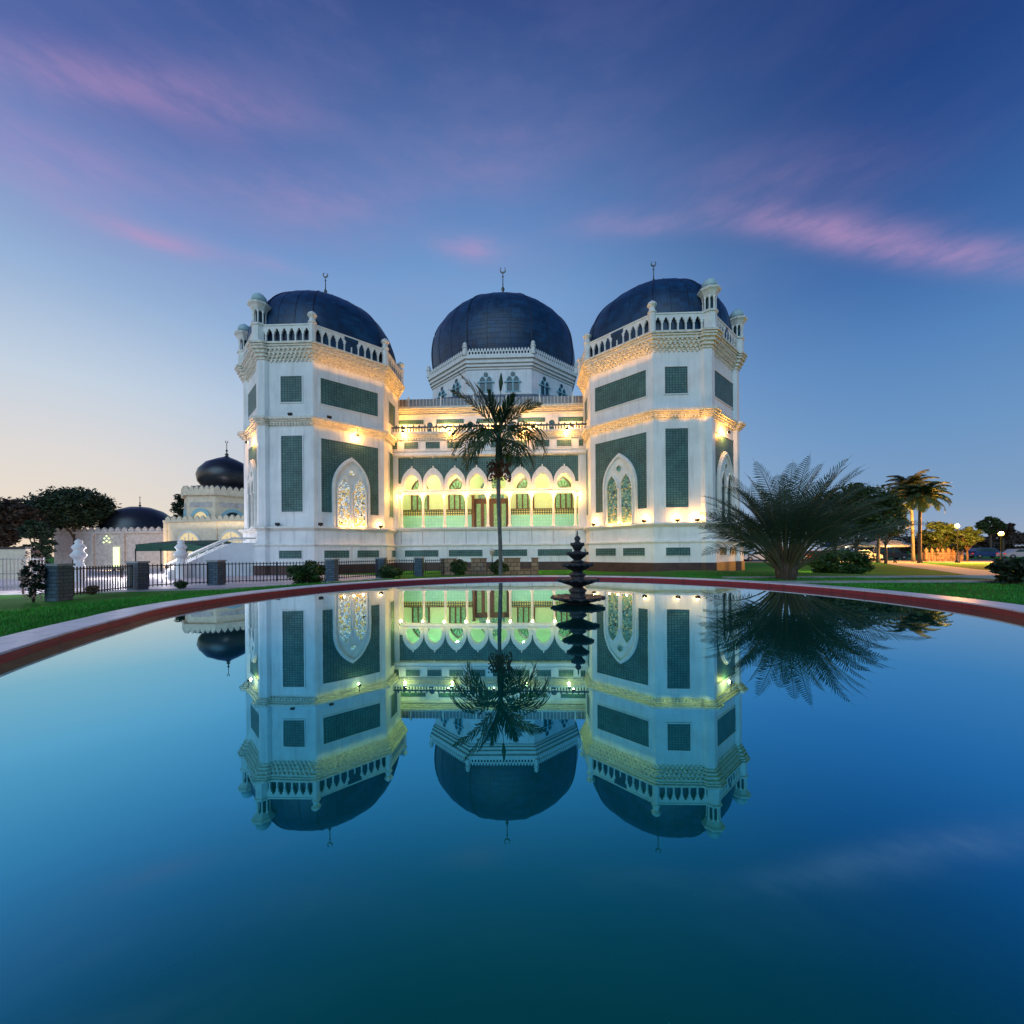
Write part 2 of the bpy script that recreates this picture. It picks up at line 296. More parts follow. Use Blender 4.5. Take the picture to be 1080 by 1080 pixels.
# ------------------------------------------------------------------ mesh helpers
class MB:
    def __init__(s): s.v = []; s.f = []; s.sm = []
    def add(s, verts, faces, M=None, smooth=False):
        k = len(s.v)
        for p in verts:
            p = Vector(p); s.v.append(tuple(M @ p) if M else tuple(p))
        for f in faces: s.f.append(tuple(i+k for i in f)); s.sm.append(smooth)
        return s
    def box(s, x0, x1, y0, y1, z0, z1, M=None):
        v = [(x0,y0,z0),(x1,y0,z0),(x1,y1,z0),(x0,y1,z0),(x0,y0,z1),(x1,y0,z1),(x1,y1,z1),(x0,y1,z1)]
        return s.add(v, [(0,3,2,1),(4,5,6,7),(0,1,5,4),(1,2,6,5),(2,3,7,6),(3,0,4,7)], M)
    def prism(s, poly, z0, z1, M=None, poly2=None):
        n = len(poly); p2 = poly2 or poly
        v = [(x, y, z0) for x, y in poly] + [(x, y, z1) for x, y in p2]
        f = [(i, (i+1) % n, n+(i+1) % n, n+i) for i in range(n)] + [tuple(range(n-1, -1, -1)), tuple(range(n, 2*n))]
        return s.add(v, f, M)
    def plate(s, outlines, t, M=None, z=0.):
        fl = [Vector((x, y, 0)) for o in outlines for x, y in o]; n = len(fl)
        tr = tessellate_polygon([[Vector((x, y, 0)) for x, y in o] for o in outlines])
        v = [(p.x, p.y, z+t) for p in fl] + [(p.x, p.y, z) for p in fl]; f = []
        for a, b, c in tr:
            nz = (fl[b]-fl[a]).cross(fl[c]-fl[a]).z
            if nz < 0: a, b, c = a, c, b
            f.append((a, b, c)); f.append((n+a, n+c, n+b))
        k = 0
        for oi, o in enumerate(outlines):
            m_ = len(o); ar = sum(o[i][0]*o[(i+1) % m_][1]-o[(i+1) % m_][0]*o[i][1] for i in range(m_))
            for i in range(m_):
                a, b = k+i, k+(i+1) % m_
                q = (a, n+a, n+b, b)
                if (ar > 0) != (oi == 0): q = q[::-1]
                f.append(q)
            k += m_
        return s.add(v, f, M)
    def lathe(s, prof, seg=16, M=None, rot=0., smooth=True, flute=0, famp=0.):
        v = []; f = []
        for r, z in prof:
            for i in range(seg):
                a = 2*math.pi*i/seg+rot; rr = r*(1+famp*math.cos(flute*a)) if flute else r
                v.append((rr*math.cos(a), rr*math.sin(a), z))
        for j in range(len(prof)-1):
            for i in range(seg):
                k = (i+1) % seg; f.append((j*seg+i, j*seg+k, (j+1)*seg+k, (j+1)*seg+i))
        f.append(tuple(range(seg-1, -1, -1))); f.append(tuple((len(prof)-1)*seg+i for i in range(seg)))
        return s.add(v, f, M, smooth)
    def tube(s, pts, rad, seg=6, smooth=True):
        pts = [Vector(p) for p in pts]; n = len(pts)
        if not isinstance(rad, (list, tuple)): rad = [rad]*n
        v = []; f = []; up = Vector((0, 0, 1))
        for j, p in enumerate(pts):
            d = (pts[min(j+1, n-1)]-pts[max(j-1, 0)]).normalized()
            a = d.cross(up if abs(d.z) < .95 else Vector((1, 0, 0))).normalized(); b = d.cross(a)
            for i in range(seg):
                t = 2*math.pi*i/seg; v.append(p+(a*math.cos(t)+b*math.sin(t))*rad[j])
        for j in range(n-1):
            for i in range(seg):
                k = (i+1) % seg; f.append((j*seg+i, (j+1)*seg+i, (j+1)*seg+k, j*seg+k))
        f.append(tuple(range(seg))); f.append(tuple((n-1)*seg+i for i in range(seg-1, -1, -1)))
        return s.add(v, f, None, smooth)
    def build(s, name, m, parent=None, uv=True):
        me = bpy.data.meshes.new(name); 
        off = parent.matrix_world.translation if parent else Vector()
        if parent:
            inv = WM(parent).inverted(); vs = [tuple(inv @ Vector(p)) for p in s.v]
        else: vs = s.v
        me.from_pydata(vs, [], s.f); me.materials.append(m)
        me.polygons.foreach_set('use_smooth', s.sm)
        if uv:
            u = me.uv_layers.new(name='UVMap'); d = [0.0]*(2*len(me.loops)); me.update()
            for p in me.polygons:
                n = p.normal
                if abs(n.z) > .9: 
                    for li, vi in zip(p.loop_indices, p.vertices): c = s.v[vi]; d[2*li] = c[0]; d[2*li+1] = c[1]
                else:
                    l = math.hypot(n.x, n.y) or 1; tx, ty = -n.y/l, n.x/l; g = 1/max(.35, math.sqrt(max(0, 1-n.z*n.z)))
                    for li, vi in zip(p.loop_indices, p.vertices): c = s.v[vi]; d[2*li] = c[0]*tx+c[1]*ty; d[2*li+1] = c[2]*g
            u.data.foreach_set('uv', d)
        me.update()
        o = bpy.data.objects.new(name, me); C.objects.link(o)
        if parent: o.parent = parent
        return o
def WM(o):
    m = o.matrix_basis.copy()
    while o.parent: o = o.parent; m = o.matrix_basis @ m
    return m
def tag(o, label=None, cat=None, group=None, kind=None):
    for k, v in (('label', label), ('category', cat), ('group', group), ('kind', kind)):
        if v: o[k] = v
    return o
def thing(name, label, cat, loc=(0, 0, 0), rz=0, group=None):
    o = bpy.data.objects.new(name, None); C.objects.link(o); o.location = loc; o.rotation_euler = (0, 0, rz)
    o.empty_display_size = .3
    return tag(o, label, cat, group)
def copy_tree(o, parent=None):
    c = o.copy(); C.objects.link(c)
    if parent: c.parent = parent
    for ch in list(o.children): copy_tree(ch, c)
    return c
LK = 3.4
def light(name, loc, watts, color=(1, .62, .25), size=.08, parent=None, spot=None, aim=None, blend=.6):
    l = bpy.data.lights.new(name, 'SPOT' if spot else 'POINT'); l.energy = watts*LK; l.color = color if color[1] > .8 else (color[0], color[1]*.76, color[2]*.45); l.shadow_soft_size = size
    if spot: l.spot_size = R(spot); l.spot_blend = blend
    o = bpy.data.objects.new(name, l); C.objects.link(o); o.location = loc
    if spot: o.rotation_euler = (Vector(loc)-Vector(aim)).to_track_quat('Z', 'Y').to_euler()
    if parent: o.parent = parent
    return o
def offset(poly, d):
    n = len(poly); out = []
    for i in range(n):
        a, b, c = Vector(poly[i-1]), Vector(poly[i]), Vector(poly[(i+1) % n])
        e1 = (b-a).normalized(); e2 = (c-b).normalized(); n1_ = Vector((e1.y, -e1.x)); n2_ = Vector((e2.y, -e2.x))
        m = (n1_+n2_); m = m/(m.length_squared)*2
        out.append(tuple(b+m*d))
    return out
def frame(a, b, z=0.):                           # local x along a->b, y up, z outward
    a = Vector(a); b = Vector(b); u = (b-a).normalized(); n = Vector((u.y, -u.x))
    return Matrix(((u.x, 0, n.x, a.x), (u.y, 0, n.y, a.y), (0, 1, 0, z), (0, 0, 0, 1)))
def octa(cx, cy, ap):
    r = ap/math.cos(R(22.5)); return [(cx+r*math.cos(R(-112.5+45*i)), cy+r*math.sin(R(-112.5+45*i))) for i in range(8)]
def arch(cx, z0, a, zs, zt, n=10):               # pointed arch, counter-clockwise
    h = zt-zs; Rr = (a*a+h*h)/(2*a); pr = []
    am = math.asin(min(1, h/Rr))
    for i in range(n+1):
        t = am*i/n; pr.append((cx+a-Rr+Rr*math.cos(t), zs+Rr*math.sin(t)))
    pl = [(2*cx-x, z) for x, z in pr[:-1]][::-1]
    return [(cx-a, z0), (cx+a, z0)] + pr + pl
def horseshoe(cx, zc, r, zt, lo=-38, n=16):      # horseshoe head with full shoulders and a small point
    pr = []
    for i in range(n+1):
        t = R(lo+(90-lo)*i/n); sn = math.sin(t); k = max(0, sn)
        y = r*sn if sn < 0 else (zt-zc)*(.84*sn+.16*sn**16)
        pr.append((cx+r*max(0, math.cos(t))**.76, zc+y))
    return pr + [(2*cx-x, z) for x, z in pr[:-1]][::-1]
def rect(x0, x1, y0, y1): return [(x0, y0), (x1, y0), (x1, y1), (x0, y1)]
# ================================================================== ground, pool
PC = Vector((.25, 4.07)); PR = 3.47; WZ = .9975; CZ = 1.055; CW = .28
def pool_r(phi, d=0.):                           # outline of the basin (round, drawn out towards the camera)
    c, s_ = math.cos(phi), math.sin(phi)
    if s_ >= 0: return PR + d
    b = 4.7; n = 1.56; lo, hi = .5, 8.
    for _ in range(40):
        m = (lo+hi)/2
        if (abs(m*c)/PR)**(2+(n-2)*min(1, -s_*3)) + (abs(m*s_)/b)**(2+(n-2)*min(1, -s_*3)) > 1: hi = m
        else: lo = m
    return lo + d
NS = 144
def ringpts(d, z, n=NS): return [(PC.x+pool_r(2*math.pi*i/n, d)*math.cos(2*math.pi*i/n), PC.y+pool_r(2*math.pi*i/n, d)*math.sin(2*math.pi*i/n), z) for i in range(n)]
def sstep(a, b, x): t = max(0, min(1, (x-a)/(b-a))); return t*t*(3-2*t)
def terrain(x, y):
    dx, dy = x-PC.x, y-PC.y; phi = math.atan2(dy, dx); d = math.hypot(dx, dy)-pool_r(phi)
    deg = math.degrees(phi); d0 = 2.5 + 3.2*(sstep(78, 55, deg) if deg > 0 else sstep(-60, -20, deg)) - .8*(sstep(105, 135, deg) if deg > 0 else sstep(-100, -140, deg))
    return (CZ-.10)*(1-sstep(d0, d0+3.0, d))
def strip(rings, closed=True):
    v = [p for r in rings for p in r]; n = len(rings[0]); f = []
    for j in range(len(rings)-1):
        for i in range(n):
            k = (i+1) % n; f.append((j*n+i, (j+1)*n+i, (j+1)*n+k, j*n+k))
    return v, f
ds = [CW-.03, .5, .8, 1.2, 1.6, 2, 2.4, 2.8, 3.2, 3.6, 4, 4.5, 5, 5.5, 6, 6.6, 7.3, 8.2, 9.2, 11, 14, 20, 35, 70, 150, 400, 1500]
rings = []
for d in ds: rings.append([(x, y, terrain(x, y)) for x, y, _ in ringpts(d, 0)])
v, f = strip(rings); f = [q[::-1] for q in f]
g = MB(); g.add(v, f, smooth=True); o = g.build('ground', LAWN); tag(o, kind='structure')
mb = MB(); pts = ringpts(-.0, WZ); mb.add(pts, [tuple(range(NS))]); tag(mb.build('water', WATER), kind='structure')
rim = thing('pool_rim', 'low round pool rim with pale marble top and dark red tiled inner face', 'pool rim', (PC.x, PC.y, 0))
mb = MB(); v, f = strip([ringpts(0, WZ-.4), ringpts(0, CZ-.008)]); mb.add(v, f)
v, f = strip([ringpts(.1, CZ-.03), ringpts(.1, WZ-.4)]); mb.add(v, f); mb.build('tiled_face', REDT, rim)
mb = MB(); v, f = strip([ringpts(-.002, CZ-.012), ringpts(-.002, CZ-.002), ringpts(.0, CZ), ringpts(CW-.02, CZ), ringpts(CW, CZ-.01), ringpts(CW, CZ-.3)]); mb.add(v, f)
mb.build('coping', COPING, rim)
# short grass of the bank round the pool
mb = MB(); rnd = random.Random(3)
for i in range(60000):
    if i % 3: phi = R(rnd.uniform(125, 215))
    else: phi = R(rnd.uniform(-25, 60))
    d = CW+.01+rnd.random()**1.3*3.6; r = pool_r(phi, d); x = PC.x+r*math.cos(phi); y = PC.y+r*math.sin(phi)
    if y < 1.2 or (i % 3 == 0 and 6.75 < y < 7.1): continue
    z = terrain(x, y); a = rnd.uniform(0, 6.28); h = rnd.uniform(.015, .04); w_ = .004+.0012*d; ca, sa = math.cos(a)*w_, math.sin(a)*w_; lx, ly = rnd.uniform(-.015, .015), rnd.uniform(-.015, .015)
    mb.add([(x-ca, y-sa, z-.004), (x+ca, y+sa, z-.004), (x+lx, y+ly, z+h)], [(0, 1, 2)])
tag(mb.build('grass', GRASSB, uv=False), 'short bright green lawn grass round the pool', 'grass', kind='stuff')
def sheet(name, pts, m, z=.012):
    mb = MB(); mb.prism(pts, z-.3, z); return tag(mb.build(name, m), kind='structure')
def ccw(p):
    a = sum(p[i][0]*p[(i+1) % len(p)][1]-p[(i+1) % len(p)][0]*p[i][1] for i in range(len(p))); return p if a > 0 else p[::-1]
sheet('yard_paving', ccw([(-7.5, 22.5), (-12, 18.5), (-19.5, 16.3), (-40, 14), (-75, 20), (-75, 58), (-20, 58), (-21, 34), (-16, 28), (-10, 28)]), PAVE)
sheet('pavement', ccw([(-8, 21.3), (-12.5, 17.2), (-20, 14.9), (-40, 12.5), (-40, 13.95), (-19.5, 16.25), (-12.0, 18.4), (-7.4, 22.4)]), KERB, .016)
sheet('road', ccw([(22, 60), (110, 44), (110, 56), (26, 72)]), ASPH, .01)
sheet('pavement', ccw([(20, 55), (100, 38.5), (108, 43.8), (21, 59.8)]), PATH, .02)
sheet('path', ccw([G(925, 592.6), G(955, 592.2), G(990, 596), G(1030, 600.6), G(1068, 604), G(1100, 606), G(1100, 609), G(1060, 608.5), G(1020, 606.5), G(985, 601.5), G(945, 596.5)]), PATH)
sheet('path', ccw([G(955, 592.2), G(1010, 594), G(1100, 594), G(1100, 592.4), G(1010, 591.7), G(930, 591.7)]), PATH, .017)
mb = MB(); mb.box(3.7, 9.2, 6.85, 7.02, .75, .985)
tag(mb.build('kerb', KERB), 'long low concrete kerb nearest the pool in front of the date palm', 'kerb')
mb = MB(); mb.box(3.9, 9.6, 8.1, 8.27, .6, .985); tag(mb.build('kerb', KERB), 'long low concrete kerb on the lawn behind the date palm', 'kerb')

# ================================================================== fountain
FD = 4.0; fx, fy = W(609, FD)
ft = thing('fountain', 'dark carved stone fountain of stacked scalloped bowls standing in the pool', 'fountain', (fx, fy, WZ))
def s_px(y): return CAMZ-(y-582.3)/F*FD
mb = MB(); T = Matrix.Translation((fx, fy, 0))
mb.lathe([(.02, WZ-.3), (.14, WZ-.3), (.12, WZ+.0), (.085, WZ+.03)], 24, T); mb.build('base', BASALT, ft)
tiers = [(631, .255, .088), (612.5, .205, .084), (596.5, .150, .068), (584.5, .104, .052), (575, .066, .038)]
for k, (y, r, ri) in enumerate(tiers):
    z = s_px(y); mb = MB()
    mb.lathe([(ri*.7, z-.055), (ri*.95, z-.045), (r*.72, z-.022), (r*.97, z+.004), (r, z+.018), (r*.93, z+.02), (r*.6, z+.004), (ri*.5, z-.008)], 64, T, flute=16, famp=.045)
    for i in range(16):
        a = 2*math.pi*(i+.0)/16; mb.lathe([(.001, -.018), (.016*r/.2, -.012), (.021*r/.2, .0), (.015*r/.2, .012), (.001, .017)], 7, Matrix.Translation((fx+r*.97*math.cos(a), fy+r*.97*math.sin(a), z+.008)))
    mb.build('bowl', BASALT, ft)
    zn = s_px(tiers[k+1][0])-.055 if k < 4 else z+.035
    mb = MB(); H = zn-z; mb.lathe([(ri*.75, z-.01), (ri*.95, z+H*.12), (ri*.7, z+H*.3), (ri*.9, z+H*.55), (ri*.98, z+H*.7), (ri*.6, z+H*.9), (ri*.5, zn+.02)], 32, T, flute=8, famp=.05); mb.build('stem', BASALT, ft)
z = s_px(573); mb = MB(); mb.lathe([(.03, z-.02), (.034, z), (.02, z+.02), (.032, z+.04), (.026, z+.06), (.008, z+.075), (.006, z+.11), (.001, z+.135)], 16, T); mb.build('finial', BASALT, ft)

# ================================================================== the mosque
CX = -3.35
MQ = thing('mosque', 'large white mosque with green tile panels and three dark blue domes behind the pool', 'mosque', (CX, 34.5, 0))
WARM = (1, .58, .20)
P = [(8.87, 28.55), (12.70, 28.55), (16.40, 32.25), (16.40, 36.08), (12.62, 39.86), (8.79, 39.86), (5.09, 36.16), (5.09, 32.33)]
KIND = ['cham', 'portal', 'cham', 'side', 'cham', 'back', 'inner', 'side_in']
def regular(cx, cy, r, n=8, rot=22.5): return [(cx+r*math.cos(R(rot+360/n*i)), cy+r*math.sin(R(rot+360/n*i))) for i in range(n)]
LEDGE = 3.45
def ring_prism(mb, polys, z0, z1, d, d2=None):
    for p in polys: mb.prism(offset(p, d), z0, z1, poly2=offset(p, d2) if d2 is not None else None)
def cusp(cx, z0, z1, a):                         # small lobed opening
    h = z1-z0
    return [(cx-a, z0), (cx+a, z0), (cx+a, z0+h*.55), (cx+a*.75, z0+h*.62), (cx+a*.82, z0+h*.74), (cx+a*.45, z0+h*.80), (cx+a*.42, z0+h*.9), (cx, z1), (cx-a*.42, z0+h*.9), (cx-a*.45, z0+h*.80), (cx-a*.82, z0+h*.74), (cx-a*.75, z0+h*.62), (cx-a, z0+h*.55)]
def tile_panel(M, x0, x1, z0, z1, holes=()):
    mb = MB(); mb.plate([rect(x0, x1, z0, z1)]+list(holes), .02, M, .003); return mb.build('tile_panel', TILE, MQ)
def panel_frame(M, x0, x1, z0, z1, holes=(), w_=.07, bottom=True):
    mb = MB(); o = [rect(x0-w_, x1+w_, z0-w_, z1+w_), rect(x0, x1, z0, z1)]; mb.plate(o, .055, M, .002); return mb
def finial(parent, cx, cy, z, h, r):
    mb = MB(); T = Matrix.Translation((cx, cy, z))
    mb.lathe([(r*1.2, -.3*h*.1), (r, 0), (r*.35, .06*h), (r*.75, .13*h), (r*.85, .17*h), (r*.3, .23*h), (r*.22, .32*h), (r*.5, .38*h), (r*.5, .41*h), (r*.16, .46*h), (r*.13, .72*h), (r*.3, .75*h), (r*.1, .78*h), (r*.08, .84*h)], 14, T)
    cr = .085*h; pts = []                        # crescent with thickness, open upward
    out = [(cr*math.cos(R(a)), cr*math.sin(R(a))) for a in range(115, 426, 15)]
    inn = [(cr*.74*math.cos(R(a)), cr*.2+cr*.78*math.sin(R(a))) for a in range(405, 134, -15)]
    mb.plate([out+inn], .05*h*.5, Matrix(((1, 0, 0, cx), (0, 0, -1, cy+.0125*h), (0, 1, 0, z+.84*h+cr), (0, 0, 0, 1))))
    return mb.build('finial', GOLD, parent)
def dome(name, poly, cx, cy, prof, sub=6, rib=.07):
    n = len(poly); ring = []; c = Vector((cx, cy))
    def rounded(a, b, t, k=.8):
        p = a.lerp(b, t)-c; rt = (a-c).length*(1-t)+(b-c).length*t; return c+p.normalized()*(p.length*(1-k)+rt*k)
    for i in range(n):
        a, b = Vector(poly[i]), Vector(poly[(i+1) % n])
        for k in range(sub): ring.append(rounded(a, b, k/sub))
    m = len(ring); v = []; f = []
    for s_, z in prof:
        for i, p in enumerate(ring):
            q = c+(p-c)*s_; v.append((q.x, q.y, z))
    for j in range(len(prof)-1):
        for i in range(m):
            k = (i+1) % m; f.append((j*m+i, j*m+k, (j+1)*m+k, (j+1)*m+i))
    f.append(tuple((len(prof)-1)*m+i for i in range(m)))
    mb = MB(); mb.add(v, f, smooth=True); d = mb.build(name, DOME, MQ)
    mb = MB()
    for p in poly: mb.tube([((c+(Vector(p)-c)*s_*1.004).x, (c+(Vector(p)-c)*s_*1.004).y, z) for s_, z in prof], rib, 6)
    if rib:
        for i in range(n):
            for t in (1/3, 2/3):
                p = rounded(Vector(poly[i]), Vector(poly[(i+1) % n]), t)
                mb.tube([((c+(p-c)*s_*1.002).x, (c+(p-c)*s_*1.002).y, z) for s_, z in prof[:-2]], rib*.35, 5)
    mb.build('rib', RIB, d)
    return d
def smooth_prof(pts, n=5):
    out = []
    for i in range(len(pts)-1):
        p0 = pts[max(i-1, 0)]; p1 = pts[i]; p2 = pts[i+1]; p3 = pts[min(i+2, len(pts)-1)]
        for k in range(n):
            t = k/n; out.append(tuple(.5*((2*p1[q])+(-p0[q]+p2[q])*t+(2*p0[q]-5*p1[q]+4*p2[q]-p3[q])*t*t+(-p0[q]+3*p1[q]-3*p2[q]+p3[q])*t**3) for q in (0, 1)))
    out.append(pts[-1]); return out
def floodlight(x, y, z, nx, ny, on=True, watts=40, up=True):
    """small housing on a ledge, turned to the wall"""
    a = math.atan2(ny, nx); M = Matrix.Translation((x, y, z)) @ Matrix.Rotation(a-math.pi/2, 4, 'Z')
    mb = MB(); mb.box(-.03, .03, -.03, .03, 0, .10, M)
    M2 = M @ Matrix.Translation((0, 0, .17)) @ Matrix.Rotation(R(-35), 4, 'X'); mb.box(-.15, .15, -.05, .07, -.09, .09, M2)
    fl = mb.build('floodlight', FIX, MQ)
    g_ = MB(); g_.box(-.12, .12, -.062, -.052, -.07, .07, M2); g_.build('lens', FLOOD if on else FIX, fl)
    if on: light('flood_lamp', (x-CX-nx*.02, y-34.5-ny*.02, z+.28), watts, WARM, .07, MQ)
    return fl
def win(M, cx, a, z0, zt, glass, parent=MQ):
    """pointed window: moulded surround, spandrel with two lancets and a roundel, three colonnettes, glass"""
    zs = z0+(zt-z0)*.56
    wb = MB(); wb.plate([arch(cx, z0, a*.91, zs, zt-.2), ], .05, M, .024); W_ = wb.build('window', glass, parent)
    fb = MB(); fb.plate([arch(cx, z0, a, zs, zt), arch(cx, z0+.001, a*.90, zs, zt-.21)[0:]], .26, M, .004)
    fb.plate([arch(cx, z0, a+.06, zs, zt+.10), arch(cx, z0+.001, a, zs, zt)], .15, M, .004); fb.build('surround', TRIM, W_)
    lw = a*.32; lc = a*.44; zl = z0+(zt-z0)*.52; lt = z0+(zt-z0)*.70
    rc = z0+(zt-z0)*.795; rr = a*.17
    circ = [(cx+rr*math.cos(R(t)), rc+rr*math.sin(R(t))) for t in range(0, 360, 24)]
    sb = MB(); sb.plate([arch(cx, z0+.002, a*.902, zs, zt-.208), arch(cx-lc, z0+.1, lw, zl, lt, 6), arch(cx+lc, z0+.1, lw, zl, lt, 6), circ], .05, M, .10)
    for x_ in (-lc, lc):
        sb.plate([arch(cx+x_, zl-.05, lw+.07, zl, lt+.1, 6), arch(cx+x_, zl-.049, lw, zl, lt, 6)], .1, M, .15)
    ro = [(cx+(rr+.06)*math.cos(R(t)), rc+(rr+.06)*math.sin(R(t))) for t in range(0, 360, 24)]; sb.plate([ro, circ], .05, M, .15)
    sb.build('tracery', TRIM, W_)
    for x_ in (-lc-lw-.06, 0, lc+lw+.06):
        cb = MB(); MM = M @ Matrix.Translation((cx+x_, 0, .20)) @ Matrix.Rotation(R(-90), 4, 'X')
        cb.lathe([(.09, z0+.02), (.09, z0+.12), (.055, z0+.2), (.05, zl-.25), (.06, zl-.2), (.1, zl-.05), (.1, zl+.02)], 10, M @ Matrix.Translation((cx+x_, 0, .20)) @ Matrix(((1, 0, 0, 0), (0, 0, 1, 0), (0, -1, 0, 0), (0, 0, 0, 1))))
        cb.build('colonnette', TRIM, W_)
    return W_
def turret(cx, cy, z, h=3.6, r=.46):
    mb = MB(); T = Matrix.Translation((cx, cy, z)); q = h/3.6
    mb.lathe([(r*1.12, 0), (r*1.12, .1), (r, .14), (r*.96, 1.15*q), (r*1.12, 1.2*q), (r*1.15, 1.3*q), (r*.9, 1.38*q)], 8, T, R(22.5), False)
    mb.lathe([(r*.9, 2.2*q), (r*1.0, 2.3*q), (r*1.25, 2.5*q), (r*1.5, 2.62*q), (r*1.55, 2.72*q), (r*.9, 2.78*q), (r*.86, 2.95*q)], 8, T, R(22.5), False)
    for i in range(8):
        a = R(22.5+45*i); mb.lathe([(.075, 1.36*q), (.06, 1.5*q), (.06, 2.05*q), (.1, 2.22*q)], 6, T @ Matrix.Translation((r*.8*math.cos(a), r*.8*math.sin(a), 0)))
    t = mb.build('turret', TRIM, MQ)
    c_ = MB(); c_.lathe([(r*.5, 1.3*q), (r*.5, 2.25*q)], 8, T, R(22.5), False); c_.build('turret_core', GLASS_D, t)
    c_ = MB(); c_.lathe([(r*.92, 2.9*q), (r*1.0, 3.05*q), (r*.92, 3.25*q), (r*.62, 3.42*q), (r*.22, 3.52*q), (.03, 3.6*q)], 16, T); c_.build('turret_cap', CAPM, t)
    return t
def dentils(mb, a, b, z0, z1, d0, step=.3, w_=.15, depth=.14, off=0.):
    M = frame(a, b); Ln = (Vector(b)-Vector(a)).length; n = max(1, int(Ln/step)); st = Ln/n
    for i in range(n):
        c = (i+.5)*st+off*st
        if c+w_/2 > Ln: continue
        mb.box(c-w_/2, c+w_/2, z0, z1, d0, d0+depth, M)
def wing(mirror, glass_in, glass_portal):
    if mirror:
        pts = [(2*CX-x+.25, y) for x, y in P[::-1]]; kinds = [KIND[(len(P)-2-i) % 8] for i in range(8)]; corners = [(2*CX-P[1][0]+.25, P[1][1]), (2*CX-P[2][0]+.25, P[2][1])]
    else: pts = list(P); kinds = list(KIND); corners = [P[1], P[2]]
    cx = sum(p[0] for p in pts)/8; cy = sum(p[1] for p in pts)/8
    cen = Vector((cx, cy))
    pil = []
    for c in corners:
        q = Vector(c); q = q+(cen-q).normalized()*.42; pil.append(regular(q.x, q.y, .66))
    allp = [pts]+pil
    mb = MB(); 
    ring_prism(mb, allp, LEDGE-.1, 16.0, 0); mb.build('wing_wall', WHITE, MQ)
    mb = MB(); ring_prism(mb, allp, 2.1, LEDGE-.02, .10); ring_prism(mb, allp, .6, 2.12, .20); mb.build('base_wall', WHITE, MQ)
    mb = MB(); ring_prism(mb, allp, -.1, .71, .27); mb.build('plinth', PLINTH, MQ)
    mb = MB()
    for z0, z1, d in ((2.08, 2.14, .24), (2.14, 2.22, .30), (2.22, 2.27, .24)): ring_prism(mb, allp, z0, z1, d)
    for z0, z1, d in ((3.22, 3.30, .16), (3.30, 3.38, .26), (3.38, 3.50, .36)): ring_prism(mb, allp, z0, z1, d)
    mb.build('ledge', TRIM, MQ)
    mb = MB()
    for z0, z1, d in ((10.84, 10.94, .10), (10.94, 11.06, .20), (11.06, 11.18, .30), (11.18, 11.36, .42)): ring_prism(mb, allp, z0, z1, d)
    for i in range(8): dentils(mb, pts[i], pts[(i+1) % 8], 10.80, 10.95, .08, .22, .1, .1)
    mb.build('string_course', STEP, MQ)
    mb = MB()
    for z0, z1, d in ((15.52, 15.62, .07), (15.72, 15.82, .18), (15.94, 16.06, .29), (16.18, 16.30, .41), (16.36, 16.46, .48), (16.50, 16.64, .55)): ring_prism(mb, allp, z0, z1, d)
    for z0, z1, d in ((15.6, 15.74, .10), (15.78, 15.97, .21), (16.0, 16.22, .32), (16.28, 16.55, .44)): ring_prism(mb, allp, z0, z1, d-.04)
    for i in range(8):
        a, b = pts[i], pts[(i+1) % 8]
        dentils(mb, a, b, 15.40, 15.56, .0, .30, .14, .09)
        dentils(mb, a, b, 15.62, 15.74, .05, .30, .15, .12, .5); dentils(mb, a, b, 15.82, 15.96, .16, .30, .15, .12); dentils(mb, a, b, 16.06, 16.20, .27, .30, .15, .12, .5)
    mb.build('cornice', STEP, MQ)
    # roof slab, balustrade, corner posts
    bal = offset(pts, .30); bb = MB()
    for i in range(8):
        a, b = bal[i], bal[(i+1) % 8]; M = frame(a, b); Ln = (Vector(b)-Vector(a)).length; n = max(3, round(Ln/.56)); st = (Ln-.3)/n
        holes = [cusp(.15+(k+.5)*st, 16.74, 17.68, st*.41) for k in range(n)]
        bb.plate([rect(0.02, Ln-.02, 16.64, 17.86)]+holes, .14, M, -.14)
        bb.box(.02, Ln-.02, 17.86, 17.96, -.18, .04, M)
    B = bb.build('balustrade', TRIM, MQ)
    for i in range(8):
        if any((Vector(pts[i])-Vector(c)).length < .1 for c in corners): continue
        q = Vector(bal[i]); q = q+(cen-q).normalized()*.1
        pb = MB(); pb.lathe([(.24, 16.64), (.24, 17.95), (.3, 18.0), (.3, 18.1), (.22, 18.16), (.20, 18.35), (.34, 18.55), (.3, 18.68), (.16, 18.78), (.05, 18.88)], 8, Matrix.Translation((q.x, q.y, 0)), R(22.5), False); pb.build('post', TRIM, B)
    for c in corners:
        q = Vector(c); q = q-(cen-q).normalized()*.10
        turret(q.x, q.y, 16.64, 3.75, .5)
    base = offset(pts, -.24)
    prof = smooth_prof([(.99, 16.5), (1.015, 17.6), (1.0, 18.9), (.93, 20.15), (.79, 21.2), (.57, 22.15), (.31, 22.8), (.04, 23.15)], 4)
    d = dome('wing_dome', base, cx, cy, prof, 6, .04); finial(d, cx, cy, 23.1, 2.65, .26)
